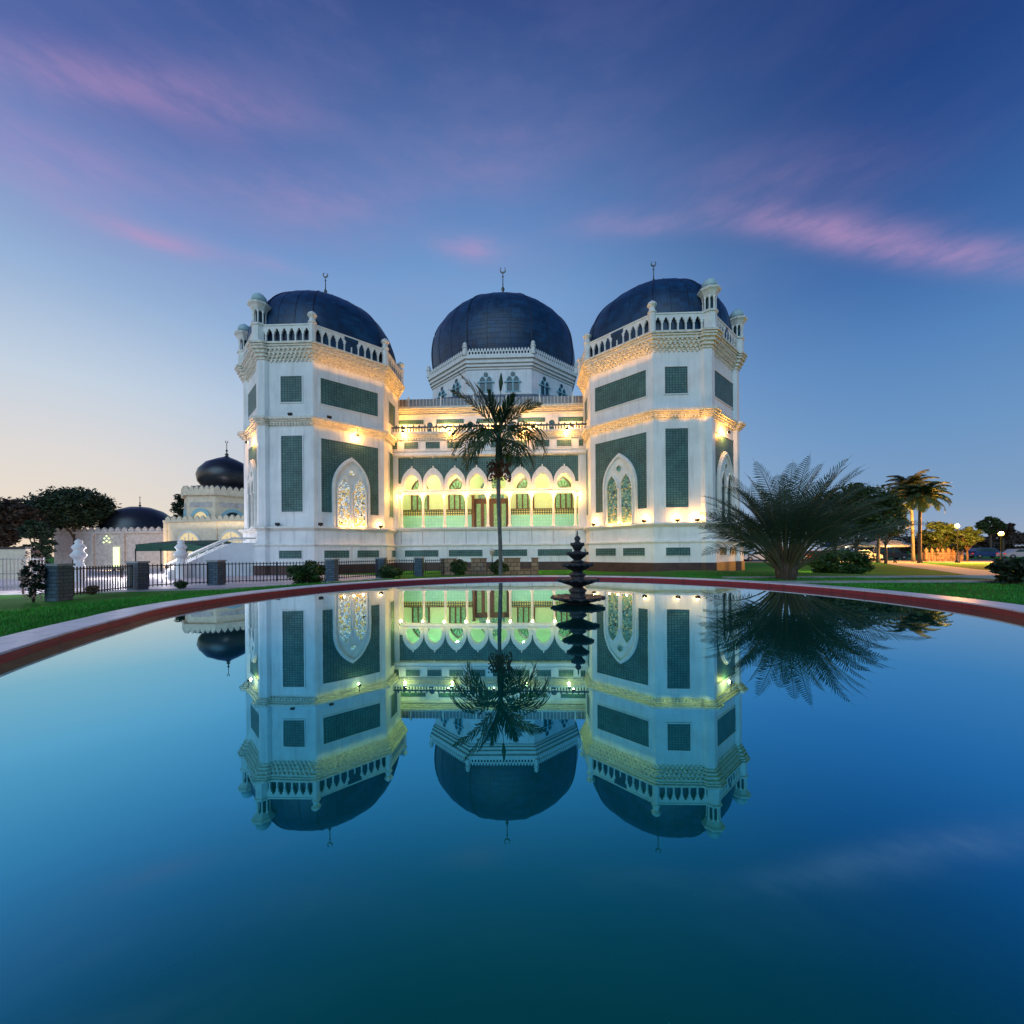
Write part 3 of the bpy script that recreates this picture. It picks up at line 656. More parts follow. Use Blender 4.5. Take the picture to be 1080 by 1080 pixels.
    # faces
    for i in range(8):
        a, b = pts[i], pts[(i+1) % 8]; M = frame(a, b); Ln = (Vector(b)-Vector(a)).length; k = kinds[i]; m_ = Ln/2
        if k == 'cham' or k == 'inner':
            off = 0
            if k == 'cham' and any((Vector(b)-Vector(c)).length < .1 for c in corners): off = -.33
            if k == 'cham' and any((Vector(a)-Vector(c)).length < .1 for c in corners): off = .33
            x0, x1 = m_-.78+off, m_+.78+off
            for z0, z1 in ((4.57, 10.05), (12.48, 14.35)):
                tile_panel(M, x0, x1, z0, z1); panel_frame(M, x0, x1, z0, z1).build('panel_frame', WHITE, MQ)
            M2 = frame(offset(pts, .20)[i], offset(pts, .20)[(i+1) % 8])
            tile_panel(M2, x0, x1+.1, 1.2, 1.76); panel_frame(M2, x0, x1+.1, 1.2, 1.76, w_=.05).build('panel_frame', WHITE, MQ)
        elif k in ('side_in', 'portal', 'side', 'back'):
            x0, x1 = (.5, Ln-.5) if k != 'portal' else (.55, Ln-.55)
            tile_panel(M, x0, x1, 12.48, 14.35); panel_frame(M, x0, x1, 12.48, 14.35).build('panel_frame', WHITE, MQ)
            tile_panel(M, x0, x1, 4.57, 9.95, ); panel_frame(M, x0, x1, 4.57, 9.95).build('panel_frame', WHITE, MQ)
            win(M, m_, 1.38, 3.52, 8.75, glass_portal if k == 'portal' else glass_in)
            M2 = frame(offset(pts, .20)[i], offset(pts, .20)[(i+1) % 8])
            for q0, q1 in ((.68, 2.5), (3.1, 4.85)):
                tile_panel(M2, q0, q1, 1.2, 1.76); panel_frame(M2, q0, q1, 1.2, 1.76, w_=.05).build('panel_frame', WHITE, MQ)
    # roof deck joining the wing to the hall
    return pts, kinds, cen
RW = wing(False, GLASS_B, GLASS_D)
LWg = wing(True, GLASS_A, GLASS_D)
# links between wings and hall
for s_ in (1, -1):
    mb = MB(); c = Vector((CX+s_*(11.2-CX), 41.0)); dirv = Vector((s_*.45, 1)).normalized(); n_ = Vector((dirv.y, -dirv.x))
    q = [tuple(c-dirv*4-n_*3.4), tuple(c-dirv*4+n_*3.4), tuple(c+dirv*7+n_*3.4), tuple(c+dirv*7-n_*3.4)]
    mb.prism(ccw(q), 0, 15.2); mb.build('link_wall', WHITE, MQ)
# ---- hall
HC = (CX, 61.0); hall = octa(HC[0], HC[1], 23.0)
mb = MB(); mb.prism(hall, 0, 14.9); mb.build('hall_wall', WHITE, MQ)
mb = MB(); mb.prism(offset(hall, .25), 14.75, 14.9); mb.prism(offset(hall, .4), 14.9, 15.05); mb.prism(offset(hall, .55), 15.05, 15.25); mb.build('hall_cornice', STEP, MQ)
mb = MB(); a, b = offset(hall, .4)[0], offset(hall, .4)[1]; M = frame(a, b); Ln = (Vector(b)-Vector(a)).length
mb.prism(offset(hall, .42), 15.25, 16.05, poly2=offset(hall, .2))
mb.build('roof_edge', LOUVRE, MQ)
mb = MB()
for k in range(6): x = Ln/2+(k-2.5)*3.84*.8; mb.box(x-.06, x+.06, 15.25, 16.15, -.02, .12, M)
for k in range(60): x = Ln*(k+.5)/60; mb.box(x-.02, x+.02, 15.27, 16.0, -.06, .03, M)
mb.build('roof_edge_rail', TRIM, MQ)
mb = MB(); mb.prism(offset(hall, -.3), 15.9, 21.4, poly2=octa(HC[0], HC[1], 10.3)); mb.build('hall_roof', ROOF, MQ)
# ---- drum and great dome
drum = octa(HC[0], HC[1], 9.86)
mb = MB(); mb.prism(drum, 15, 26.3); mb.build('drum_wall', WHITE, MQ)
mb = MB()
for z0, z1, d in ((24.75, 24.9, .12), (25.05, 25.25, .3), (25.45, 25.65, .45), (25.95, 26.35, .62)): mb.prism(offset(drum, d), z0, z1)
for z0, z1, d in ((24.9, 25.05, .08), (25.25, 25.45, .22), (25.65, 25.95, .38)): mb.prism(offset(drum, d), z0, z1)
mb.prism(offset(drum, .14), 21.5, 21.75)
mb.build('drum_cornice', TRIM, MQ)
bal = offset(drum, .5); bb = MB()
for i in range(8):
    a, b = bal[i], bal[(i+1) % 8]; M = frame(a, b); Ln = (Vector(b)-Vector(a)).length; n = 22; st = Ln/n
    bb.plate([rect(.02, Ln-.02, 26.35, 26.92)]+[rect((k+.22)*st, (k+.78)*st, 26.5, 26.82) for k in range(n)], .12, M, -.12)
    for k in range(n): bb.plate([[((k+.18)*st, 26.93), ((k+.82)*st, 26.93), ((k+.82)*st, 27.08), ((k+.5)*st, 27.28), ((k+.18)*st, 27.08)]], .1, M, -.11)
B = bb.build('drum_balustrade', TRIM, MQ)
for i in range(8):
    q = bal[i]; pb = MB(); pb.lathe([(.28, 26.35), (.28, 27.2), (.36, 27.25), (.36, 27.4), (.22, 27.5), (.3, 27.7), (.2, 27.9), (.04, 28.05)], 8, Matrix.Translation((q[0], q[1], 0)), R(22.5), False); pb.build('post', TRIM, B)
for i in range(8):
    a, b = drum[i], drum[(i+1) % 8]; M = frame(a, b); Ln = (Vector(b)-Vector(a)).length
    for c in (.29, .71):
        c *= Ln; mb = MB()
        for q in (-.42, .42): mb.plate([arch(c+q, 21.9, .36, 23.2, 23.8, 6)], .05, M, .004)
        mb.plate([[(c+.3*math.cos(R(t)), 24.1+.3*math.sin(R(t))) for t in range(0, 360, 30)]], .05, M, .004)
        wdw = mb.build('drum_window', GLASS_D, MQ); fb = MB()
        for q in (-.42, .42): fb.plate([arch(c+q, 21.88, .42, 23.2, 23.9, 6), arch(c+q, 21.885, .34, 23.2, 23.78, 6)], .14, M, .003)
        fb.box(c-1.1, c+1.1, 23.05, 23.17, .02, .2, M); fb.box(c-1.0, c+1.0, 21.78, 21.9, .02, .2, M)
        fb.build('drum_window_frame', BLUET, wdw)
prof = smooth_prof([(.965, 26.3), (1.0, 28.3), (1.005, 30.3), (.96, 32.7), (.845, 34.8), (.65, 36.5), (.42, 37.9), (.2, 38.9), (.03, 39.4)], 4)
d = dome('great_dome', drum, HC[0], HC[1], prof, 6, .06); finial(d, HC[0], HC[1], 39.2, 5.4, .5)
# ---- arcade between the wings
AY = 34.5; X0, X1 = CX-8.44, CX+8.44
FM = frame((X0, AY), (X1, AY)); Ln = X1-X0
BS = 1.876; cols = [8.44+(k-4)*BS for k in range(9)]
mb = MB(); mb.box(X0, X1, AY-.02, 38.3, 2.1, 3.5); mb.box(X0, X1, AY-.12, 38, .6, 2.12); mb.build('base_wall', WHITE, MQ)
mb = MB(); mb.box(X0, X1, AY-.20, 38, -.1, .71); mb.build('plinth', PLINTH, MQ)
mb = MB(); mb.box(X0, X1, AY-.16, AY, 2.08, 2.14); mb.box(X0, X1, AY-.23, AY, 2.14, 2.26)
mb.box(X0, X1, AY-.16, AY+.4, 3.44, 3.55); mb.box(X0, X1, AY-.27, AY+.42, 3.55, 3.7); mb.build('ledge', TRIM, MQ)
mb = MB()
for k in range(9): mb.box(cols[k]-.03, cols[k]+.03, 2.3, 3.42, .018, .045, FM)
mb.build('parapet_joint', GREYW, MQ)
FM2 = frame((X0, AY-.12), (X1, AY-.12))
for k in range(4):
    c = 8.44+(k-1.5)*3.8; tile_panel(FM2, c-1.45, c+1.45, 1.2, 1.76); panel_frame(FM2, c-1.45, c+1.45, 1.2, 1.76, w_=.06).build('panel_frame', WHITE, MQ)
# columns, capitals, lamps
for k, c in enumerate(cols):
    x = X0+c; mb = MB(); T = Matrix.Translation((x, AY+.2, 0))
    mb.lathe([(.17, 3.7), (.17, 3.82), (.13, 3.9), (.105, 4.0), (.10, 6.0), (.12, 6.05), (.12, 6.12), (.15, 6.2), (.24, 6.42), (.24, 6.46)], 14, T)
    mb.box(-.26, .26, -.2, .2, 6.46, 6.56, T)
    co = mb.build('column', TRIM, MQ)
    lb = MB(); lb.lathe([(.01, 6.22), (.06, 6.25), (.085, 6.33), (.06, 6.42), (.01, 6.45)], 10, Matrix.Translation((x, AY-.12, 0))); lb.build('lamp_globe', LAMP, co)
    lb = MB(); lb.box(-.02, .02, -.1, .25, 6.45, 6.49, Matrix.Translation((x, AY-.02, 0))); lb.build('lamp_bracket', FIX, co)
    light('column_lamp', (x-CX, AY-.42-34.5, 6.30), 46 if k not in (2,) else 20, (1, .60, .22), .07, MQ)
# lintel and arches
mb = MB(); mb.box(X0+cols[0], X0+cols[8], AY+.06, AY+.34, 6.56, 6.80); mb.build('lintel', TRIM, MQ)
holes = [horseshoe(c+BS/2, 7.42, .64, 8.28, -40) for c in cols[:-1]]
mb = MB(); mb.plate([rect(cols[0]-.25, cols[8]+.25, 6.80, 9.85)]+holes, .2, FM, -.35); mb.build('arcade_wall', WHITE, MQ)
mb = MB(); outer = [horseshoe(c+BS/2, 7.42, .90, 8.80, -38) for c in cols[:-1]]
# green tile spandrels above the scalloped rings
x0, x1 = cols[0]-.25, cols[8]+.25
top = [(x1, 7.4), (x1, 9.75), (x0, 9.75), (x0, 7.4)]
sc_ = []
for c in cols[:-1]:
    m_ = c+BS/2
    arc = [p for p in horseshoe(m_, 7.42, .86, 8.72, 8)]; arc = arc[::-1]; sc_ += arc
tile = MB(); tile.plate([[(x0, 7.54)]+sc_+[(x1, 7.54), (x1, 9.75), (x0, 9.75)]], .03, FM, -.145); tile.build('tile_spandrel', TILE, MQ)
for c in cols[:-1]:
    m_ = c+BS/2; rb = MB(); o = horseshoe(m_, 7.42, .925, 8.86, -33); i_ = horseshoe(m_, 7.42, .66, 8.32, -44)
    def half(q): return [p for p in q]
    rb.plate([o+i_[::-1]], .14, FM, -.16)
    o2 = horseshoe(m_, 7.42, .78, 8.56, -36); rb.plate([o2+horseshoe(m_, 7.42, .64, 8.28, -44)[::-1]], .05, FM, -.02)
    rb.box(m_-.05, m_+.05, 8.84, 9.02, -.15, .0, FM)
    rb.build('arch_ring', TRIM, MQ)
    sb = MB(); sb.lathe([(.01, -.05), (.06, -.02), (.07, .03), (.03, .1), (.01, .14)], 8, Matrix.Translation((X0+m_, AY, 9.72))); sb.build('boss', TRIM, MQ)
# side piers and upper wall
for q0, q1 in ((X0, X0+cols[0]-.25), (X0+cols[8]+.25, X1)): mb = MB(); mb.box(q0, q1, AY-.02, AY+.5, 3.4, 9.85); mb.build('pier', WHITE, MQ)
mb = MB(); mb.box(X0, X1, AY, AY+.5, 9.85, 11.9); mb.build('upper_wall', WHITE, MQ)
mb = MB(); mb.box(X0, X1, AY-.1, AY, 9.83, 9.9); mb.box(X0, X1, AY-.16, AY, 9.9, 10.02); mb.box(X0, X1, AY-.07, AY, 10.28, 10.36)
mb.build('moulding', TRIM, MQ)
mb = MB()
for z0, z1, d in ((11.28, 11.4, .12), (11.4, 11.52, .22), (11.52, 11.66, .34), (11.66, 11.84, .46)): mb.box(X0, X1, AY-d, AY, z0, z1)
dentils(mb, (X0, AY), (X1, AY), 11.22, 11.4, .1, .24, .11, .1); mb.build('arcade_cornice', STEP, MQ)
panels = [(c+BS/2-.62, c+BS/2+.62) for c in cols[:-1]]+[(.25, .65), (Ln-.65, Ln-.25)]
for a, b in panels: tile_panel(FM, a, b, 10.5, 11.08); panel_frame(FM, a, b, 10.5, 11.08, w_=.05).build('panel_frame', WHITE, MQ)
mb = MB()
n = 68; st = Ln/n
for k in range(n):
    x = (k+.5)*st; mb.lathe([(.05, 11.84), (.05, 11.9), (.03, 11.95), (.055, 12.05), (.03, 12.18), (.05, 12.24)], 6, Matrix.Translation((X0+x, AY-.2, 0)))
mb.box(X0, X1, AY-.28, AY-.12, 12.24, 12.34)
for k in range(0, n, 2): mb.plate([[((k+.2)*st, 12.34), ((k+1.0)*st, 12.34), ((k+.6)*st, 12.56)]], .06, FM, .16)
mb.build('parapet', DARKT, MQ)
# veranda: ceiling, back wall, doors and windows
mb = MB(); mb.box(X0, X1, AY+.5, 38.0, 9.9, 11.8); mb.build('veranda_ceiling', MINT, MQ)
mb = MB(); mb.box(X0-.3, X0, 34.5, 38.3, 3.3, 11.8); mb.box(X1, X1+.3, 34.5, 38.3, 3.3, 11.8); mb.build('veranda_end', MINT, MQ)
BMx = frame((X0, 37.98), (X1, 37.98))
mb = MB(); mb.box(0, Ln, 3.5, 9.9, 0, .05, BMx); mb.build('veranda_wall', MINT, MQ)
for a, b in ((0, 6.8), (10.08, Ln)):
    mb = MB(); mb.box(a, b, 3.52, 5.05, .05, .09, BMx); mb.build('dado', DADO, MQ)
    mb = MB(); mb.box(a, b, 5.05, 5.55, .05, .10, BMx); mb.build('frieze', FRIEZE, MQ)
    mb = MB(); mb.box(a, b, 5.55, 5.62, .05, .14, BMx); mb.build('dado_rail', DARKWOOD, MQ)
for c in (8.44-6.75, 8.44-3.2, 8.44+3.2, 8.44+6.75):
    mb = MB(); mb.plate([arch(c, 5.62, .72, 7.2, 8.4)], .04, BMx, .05); wd = mb.build('veranda_window', CURTAIN, MQ)
    fb = MB(); fb.plate([arch(c, 5.62, .85, 7.2, 8.6), arch(c, 5.621, .70, 7.2, 8.38)], .1, BMx, .052); fb.box(c-.72, c+.72, 7.1, 7.22, .09, .14, BMx)
    for q in (-.25, .25): fb.box(c+q-.07, c+q+.07, 5.62, 7.1, .09, .13, BMx)
    for t in range(20, 180, 28):
        fb.tube([tuple(BMx @ Vector((c, 7.2, .12))), tuple(BMx @ Vector((c+.66*math.cos(R(t)), 7.2+.95*math.sin(R(t)), .12)))], .03, 5)
    fb.tube([tuple(BMx @ Vector((c+.34*math.cos(R(t)), 7.2+.45*math.sin(R(t)), .12))) for t in range(0, 181, 20)], .03, 5)
    fb.build('window_frame', DARKWOOD, wd)
mb = MB(); mb.box(6.85, 10.03, 3.52, 6.6, .05, .09, BMx); dr = mb.build('door', DARKWOOD, MQ)
for q in (7.25, 8.0, 8.88, 9.63):
    mb = MB(); mb.box(q-.2, q+.2, 3.75, 6.1, .09, .12, BMx); mb.build('door_panel', CURTAIN, dr)
mb = MB(); mb.plate([arch(8.44, 6.6, 1.2, 6.9, 8.5)], .05, BMx, .05); fl_ = mb.build('fanlight', GLASS_B, MQ)
for q in (6.75, 10.13):
    mb = MB(); mb.lathe([(.2, 3.5), (.2, 3.7), (.14, 3.8), (.13, 6.7), (.2, 6.9)], 12, Matrix.Translation((X0+q, 37.7, 0))); mb.build('door_column', DARKWOOD, MQ)
for q in (-6.6, -3.0, 3.0, 6.6):
    mb = MB(); mb.lathe([(.02, 9.3), (.16, 9.34), (.2, 9.45), (.16, 9.56), (.02, 9.6)], 12, Matrix.Translation((CX+q, 36.3, 0))); lf = mb.build('ceiling_lamp', LAMP, MQ)
    mb = MB(); mb.tube([(CX+q, 36.3, 9.58), (CX+q, 36.3, 9.9)], .02); mb.build('lamp_rod', FIX, lf)
    light('veranda_lamp', (q, 36.1-34.5, 8.6), 64, (1, .86, .48), .15, MQ)
# ---- upper wall of the hall between the wings
HM = frame((CX-9.5, 38.0), (CX+9.5, 38.0))
for q in (-7.68, -3.84, 0, 3.84, 7.68):
    c = 9.5+q
    tile_panel(HM, c-1.3, c+1.3, 13.75, 14.15); 
mb = MB(); mb.box(0, 19, 13.3, 13.4, 0, .12, HM); mb.box(0, 19, 14.55, 14.66, 0, .12, HM); mb.build('hall_moulding', TRIM, MQ)
for q in (-5.76, -1.92, 1.92, 5.76):
    c = 9.5+q; mb = MB(); ho = [(c+.28*math.cos(R(t)), 13.62+.28*math.sin(R(t))) for t in range(-50, 231, 20)]
    mb.plate([[(c-.18, 12.3), (c+.18, 12.3)]+ho], .05, HM, .003); nw = mb.build('niche', GLASS_D, MQ)
    fb = MB(); ho2 = [(c+.42*math.cos(R(t)), 13.66+.42*math.sin(R(t))) for t in range(-40, 221, 20)]; fb.plate([[(c-.32, 12.3), (c+.32, 12.3)]+ho2, [(c-.17, 12.31), (c+.17, 12.31)]+ho], .13, HM, .002); fb.build('niche_frame', TRIM, nw)
# ---- floodlights
def on_face(pts, i, u, d): 
    a, b = Vector(pts[i]), Vector(pts[(i+1) % 8]); t = (b-a).normalized(); n_ = Vector((t.y, -t.x)); p = a+t*u+n_*d; return p, n_
def flood_on(W_, kind, u, z, watts, on=True, d=.26, first=True):
    pts, kinds, cen = W_; idx = [i for i in range(8) if kinds[i] == kind]
    if kind == 'cham': idx = [i for i in idx if abs(pts[i][1]-28.55) < .01 and abs(pts[(i+1) % 8][1]-28.55) < .01]
    i = idx[0]; Ln_ = (Vector(pts[(i+1) % 8])-Vector(pts[i])).length
    p, n_ = on_face(pts, i, u if u >= 0 else Ln_+u, d); floodlight(p.x, p.y, z, n_.x, n_.y, on, watts)
flood_on(RW, 'side_in', .45, 3.5, 30); flood_on(RW, 'side_in', -.6, 3.5, 24)
flood_on(RW, 'cham', 1.5, 3.5, 24); flood_on(RW, 'cham', 2.85, 3.5, 36)
flood_on(RW, 'portal', 1.9, 3.5, 8, False)
flood_on(LWg, 'cham', 1.3, 3.5, 0, False); flood_on(LWg, 'cham', 1.3+1.0, 11.36, 0, False, .3); flood_on(LWg, 'side_in', .35, 3.5, 0, False); flood_on(LWg, 'side_in', 1.0, 11.36, 0, False, .3)
flood_on(LWg, 'side_in', -.45, 3.5, 12)
for Wg in (LWg, RW):                             # sill lamps that light the colonnettes from below
    pts, kinds, cen = Wg; i = kinds.index('side_in')
    for u in (1.95, 2.67, 3.4):
        p, n_ = on_face(pts, i, u, .42); light('sill_lamp', (p.x-CX, p.y-34.5, 3.66), 10, WARM, .06, MQ)
# lamps hung under the string course
def hung(W_, kind, u, z, watts, d=.5):
    pts, kinds, cen = W_; i = [i for i in range(8) if kinds[i] == kind][0]; Ln_ = (Vector(pts[(i+1) % 8])-Vector(pts[i])).length
    p, n_ = on_face(pts, i, u if u >= 0 else Ln_+u, d)
    mb = MB(); M = Matrix.Translation((p.x, p.y, z)) @ Matrix.Rotation(math.atan2(n_.y, n_.x)-math.pi/2, 4, 'Z'); mb.box(-.11, .11, -.07, .07, -.1, .06, M); mb.box(-.02, .02, -.02, .02, .06, .55, M)
    fl = mb.build('floodlight', FIX, MQ); g_ = MB(); g_.box(-.09, .09, -.085, -.072, -.09, .04, M); g_.build('lens', FLOOD, fl)
    light('flood_lamp', (p.x-n_.x*.16-CX, p.y-n_.y*.16-34.5, z-.06), watts, WARM, .08, MQ)
hung(LWg, 'side_in', 3.0, 10.55, 34); hung(RW, 'portal', 2.3, 10.1, 60); hung(LWg, 'portal', 2.6, 10.1, 40)
# unseen spots without fixtures, added in mid-air to gild the inner cornices
for Wg in (LWg, RW):
    pts, kinds, cen = Wg; i = kinds.index('side_in')
    for u in (.5, 1.58, 2.67, 3.75, 4.85):
        p, n_ = on_face(pts, i, u, .75)
        light('cornice_fill', (p.x-CX, p.y-34.5, 14.6), 13, (1, .55, .12), .1, MQ, 125, (p.x-CX-n_.x*.25, p.y-34.5-n_.y*.25, 16.0), .8)
        p, n_ = on_face(pts, i, u, .7)
        light('cornice_fill', (p.x-CX, p.y-34.5, 10.2), 10, (1, .55, .14), .1, MQ, 120, (p.x-CX-n_.x*.25, p.y-34.5-n_.y*.25, 11.2), .8)
    i = kinds.index('inner')
    for u in (1.0, 2.8):
        p, n_ = on_face(pts, i, u, .75); light('cornice_fill', (p.x-CX, p.y-34.5, 14.6), 20, (1, .55, .12), .1, MQ, 125, (p.x-CX-n_.x*.25, p.y-34.5, 16.0), .8)
pts, kinds, cen = RW; i = [k for k in range(8) if kinds[k] == 'cham'][0]
for u in (.7, 2.2, 3.3):  # more added spots, under the front string course
    p, n_ = on_face(pts, 0, u, .7); light('cornice_fill', (p.x-CX, p.y-34.5, 10.3), 16, (1, .55, .14), .1, MQ, 120, (p.x-CX, p.y-34.5+.25, 11.2), .8)
# terrace floods behind the parapet: they stand on the veranda roof and on the arcade cornice
def terrace(x, y, z, watts, up=.28, warm=WARM):
    mb = MB(); M = Matrix.Translation((x, y, z)); mb.box(-.03, .03, -.03, .03, 0, .2, M); mb.box(-.14, .14, -.05, .09, .2, .4, M)
    fl = mb.build('floodlight', FIX, MQ); g_ = MB(); g_.box(-.12, .12, .092, .104, .22, .38, M); g_.build('lens', FLOOD, fl)
    mb2 = MB(); 
    light('flood_lamp', (x-CX, y+.22-34.5, z+up), watts, warm, .09, MQ)
for x, w_ in ((-11.5, 110), (-7.5, 100), (.55, 100), (-3.2, 60), (4.2, 60)): terrace(x, 37.3, 11.8+1.1, w_)
for x, w_ in ((-10.4, 34), (-6.4, 20), (-.2, 34), (3.4, 36)):
    mb = MB(); T = Matrix.Translation((x, AY-.75, 11.75)); mb.box(-.03, .03, 0, .5, -.03, .03, T); mb.box(-.13, .13, -.12, .06, -.1, .08, T); fl = mb.build('floodlight', FIX, MQ)
    g_ = MB(); g_.box(-.11, .11, -.1, .05, -.115, -.101, T); g_.build('lens', FLOOD, fl); light('flood_lamp', (x-CX, -.62, 11.45), w_, WARM, .09, MQ)
# ---- steps up to the left wing's portal
pts, kinds, cen = LWg; i = kinds.index('portal'); a, b = pts[i], pts[(i+1) % 8]; SM = frame(a, b); Ls = (Vector(b)-Vector(a)).length; c = Ls/2
sb = MB(); sb.box(c-1.9, c+1.9, 0, 1.9, .3, 1.7, SM)
for k in range(13): sb.box(c-1.9, c+1.9, 0, 1.9-(k+1)*.14, 1.7+k*.27, 1.7+(k+1)*.27, SM)
st_ = sb.build('steps', WHITE, MQ)
for s_ in (-1, 1):
    wb = MB(); x = c+s_*2.1; Q = SM @ Matrix(((0, 0, 1, x-.12), (0, 1, 0, 0), (-1, 0, 0, 0), (0, 0, 0, 1)))
    prof = [(-5.2, 0), (-.25, 0), (-.25, 2.35), (-1.75, 2.35), (-5.2, .45)]
    wb.plate([prof], .24, Q); wl = wb.build('stair_wall', WHITE, st_)
    rb = MB(); rb.tube([tuple(SM @ Vector((x, y, z))) for z, y in ((.3, 2.68), (1.75, 2.68), (5.2, .8))], .06, 8)
    for t in range(7): zz = 1.75+t*.5; yy = 2.35-(zz-1.75)*.54; rb.tube([tuple(SM @ Vector((x, yy, zz))), tuple(SM @ Vector((x, yy+.3, zz)))], .03, 6)
    rb.build('handrail', TRIM, st_)
# ================================================================== plants
def frond(mb, base, az_, el0, length, droop, nl, ll, lw, rnd, v_ang=35, leaf_from=.12, hang=.15, fw0=.55, tw=0.):
    """arched rachis with leaflets on both sides; returns rachis points"""
    p = Vector(base); pts = [p.copy()]; el_ = el0; n = 14; h = Vector((math.cos(az_), math.sin(az_), 0))
    for i in range(n):
        d = h*math.cos(el_)+Vector((0, 0, math.sin(el_))); p = p+d*(length/n); pts.append(p.copy()); el_ -= droop/n*(.5+1.3*i/n)
    side = Vector((-h.y, h.x, 0)); side0 = Matrix.Rotation(tw, 3, h) @ side
    for k in range(nl):
        t = leaf_from+(1-leaf_from)*(k+.5)/nl; x = t*n; i = min(int(x), n-1); q = pts[i].lerp(pts[i+1], x-i); d = (pts[i+1]-pts[i]).normalized()
        side = side0; up = side.cross(d)*-1 if side.cross(d).z < 0 else side.cross(d)
        s0 = math.sin(math.pi*min(1, .18+t*.86))**.6
        L_ = ll*s0*rnd.uniform(.85, 1.1)
        for sgn in (-1, 1):
            fwd = fw0+.45*t+rnd.uniform(-.1, .1)
            o_ = (side*sgn*1.0+d*fwd+up*(math.tan(R(v_ang))*.5+rnd.uniform(-.12, .12))).normalized()
            e1 = q+o_*L_*.55; e2 = q+o_*L_+Vector((0, 0, -hang*L_)); wv = d*lw*.5
            e1 = e1+Vector((0, 0, -hang*L_*.25))
            mb.add([q-wv*.6, q+wv*.6, e1+wv, e1-wv, e2], [(0, 1, 2, 3), (3, 2, 4)])
    return pts
# areca palm behind the pool, in front of the arcade
px, py = W(527, 14); ap = thing('areca_palm', 'slender areca palm with drooping dark fronds in front of the arcade', 'palm', (px, py, 0))
rnd = random.Random(11); H0 = 4.35
mb = MB(); mb.tube([(px+.03*math.sin(z*1.3), py, z) for z in [i*.3 for i in range(16)]]+[(px, py, 4.6)], [.10]*2+[.07]*15, 10)
for k in range(30): z = .2+k*.145; mb.lathe([(.066, z), (.075, z+.012), (.066, z+.024)], 10, Matrix.Translation((px+.03*math.sin(z*1.3), py, 0)))
mb.build('trunk', PBARK, ap)
mb = MB(); mb.tube([(px, py, 4.3), (px, py, 4.7), (px, py, 5.2), (px, py, 5.7)], [.1, .13, .11, .06], 10)
mb.tube([(px, py, 5.5), (px+.05, py, 6.6), (px+.09, py, 7.25)], [.03, .015, .008], 6); mb.tube([(px+.07, py, 7.1), (px+.09, py, 7.4), (px+.1, py, 7.72)], [.03, .085, .02], 6); mb.build('crownshaft', LEAF_PALM, ap)
rach = MB(); lf = MB()
def blade_frond(az_, el0, length, droop, nl, ll, lw, hang, seed, z0=5.35):
    r_ = random.Random(seed); p = frond(lf, (px, py, z0), az_, el0, length, droop, nl, ll, lw, r_, 20, .22, hang); rach.tube(p, [.022-.001*i for i in range(len(p))], 5)
specs = [(180, 34, 2.3, 2.6), (205, 46, 2.4, 2.7), (150, 42, 2.3, 2.7), (0, 34, 2.3, 2.6), (-25, 44, 2.4, 2.7), (35, 50, 2.2, 2.5), (120, 60, 1.7, 1.8), (250, 40, 1.6, 2.7), (290, 45, 1.7, 2.6), (80, 40, 1.7, 2.5), (168, 8, 1.9, 2.2), (12, 6, 1.9, 2.2), (225, 4, 1.7, 2.1), (-45, 2, 1.8, 2.1), (60, 15, 1.4, 2.4)]
for i, (a, e, l, d) in enumerate(specs): blade_frond(R(a), R(e), l, d, 15, .74, .082, .5, i)
for i, (a, e, l, d) in enumerate([(183, 64, 2.6, .3), (172, 72, 2.1, .3), (10, 60, 1.8, .6), (200, 80, 1.6, .2), (-20, 74, 1.5, .4), (160, 74, 2.0, .35), (30, 70, 1.7, .5), (192, 54, 2.3, .6), (-8, 50, 1.9, .8)]):
    blade_frond(R(a), R(e), l, d, 16, .66, .105, .16, 50+i, 5.6)
lf.build('fronds', LEAF_PALM, ap); rach.build('frond_stalks', LEAF_PALM, ap)
mb = MB()
for i in range(260):
    a = rnd.uniform(0, 6.28); r = rnd.uniform(.05, .42); z = 4.35+rnd.uniform(-.28, .42)-r*.3
    mb.lathe([(.004, -.035), (.03, -.015), (.032, .012), (.004, .035)], 5, Matrix.Translation((px+r*math.cos(a), py+r*math.sin(a), z)))
for i in range(26): a = rnd.uniform(0, 6.28); mb.tube([(px, py, 4.6), (px+.25*math.cos(a), py+.25*math.sin(a), 4.55), (px+.42*math.cos(a), py+.42*math.sin(a), 4.15)], .012, 4)
mb.build('fruit_cluster', FRUIT, ap)
# young date palm on the right
dx, dy = W(829, 7.5); dz = terrain(dx, dy)
dp = thing('date_palm', 'wide bushy date palm with feathery grey green fronds beside the pool rim', 'palm', (dx, dy, dz))
lf = MB(); rach = MB(); rnd = random.Random(5)
for i in range(92):
    u = i/92; a = i*2.39996+rnd.uniform(-.4, .4); el0 = R(86-42*u**.8+rnd.uniform(-10, 6)); ln = 1.98+.0*u+rnd.uniform(-.32, .14)
    p = frond(lf, (dx+.10*math.cos(a), dy+.10*math.sin(a), dz+.12+.25*(1-u)), a, el0, ln, .45+.5*u+rnd.uniform(0, .35), 38, .33, .017, rnd, 30, .34, .10, .45, rnd.uniform(-.8, .8))
    rach.tube(p, [.018-.0012*k for k in range(len(p))], 5)
lf.build('fronds', LEAF_DATE, dp); STK = mat('frond_stalk', (.13, .12, .06), .6, noise_=.3); rach.build('frond_stalks', STK, dp)
mb = MB(); mb.lathe([(.13, -.1), (.16, .06), (.13, .2), (.08, .35), (.03, .4)], 12, Matrix.Translation((dx, dy, dz)))
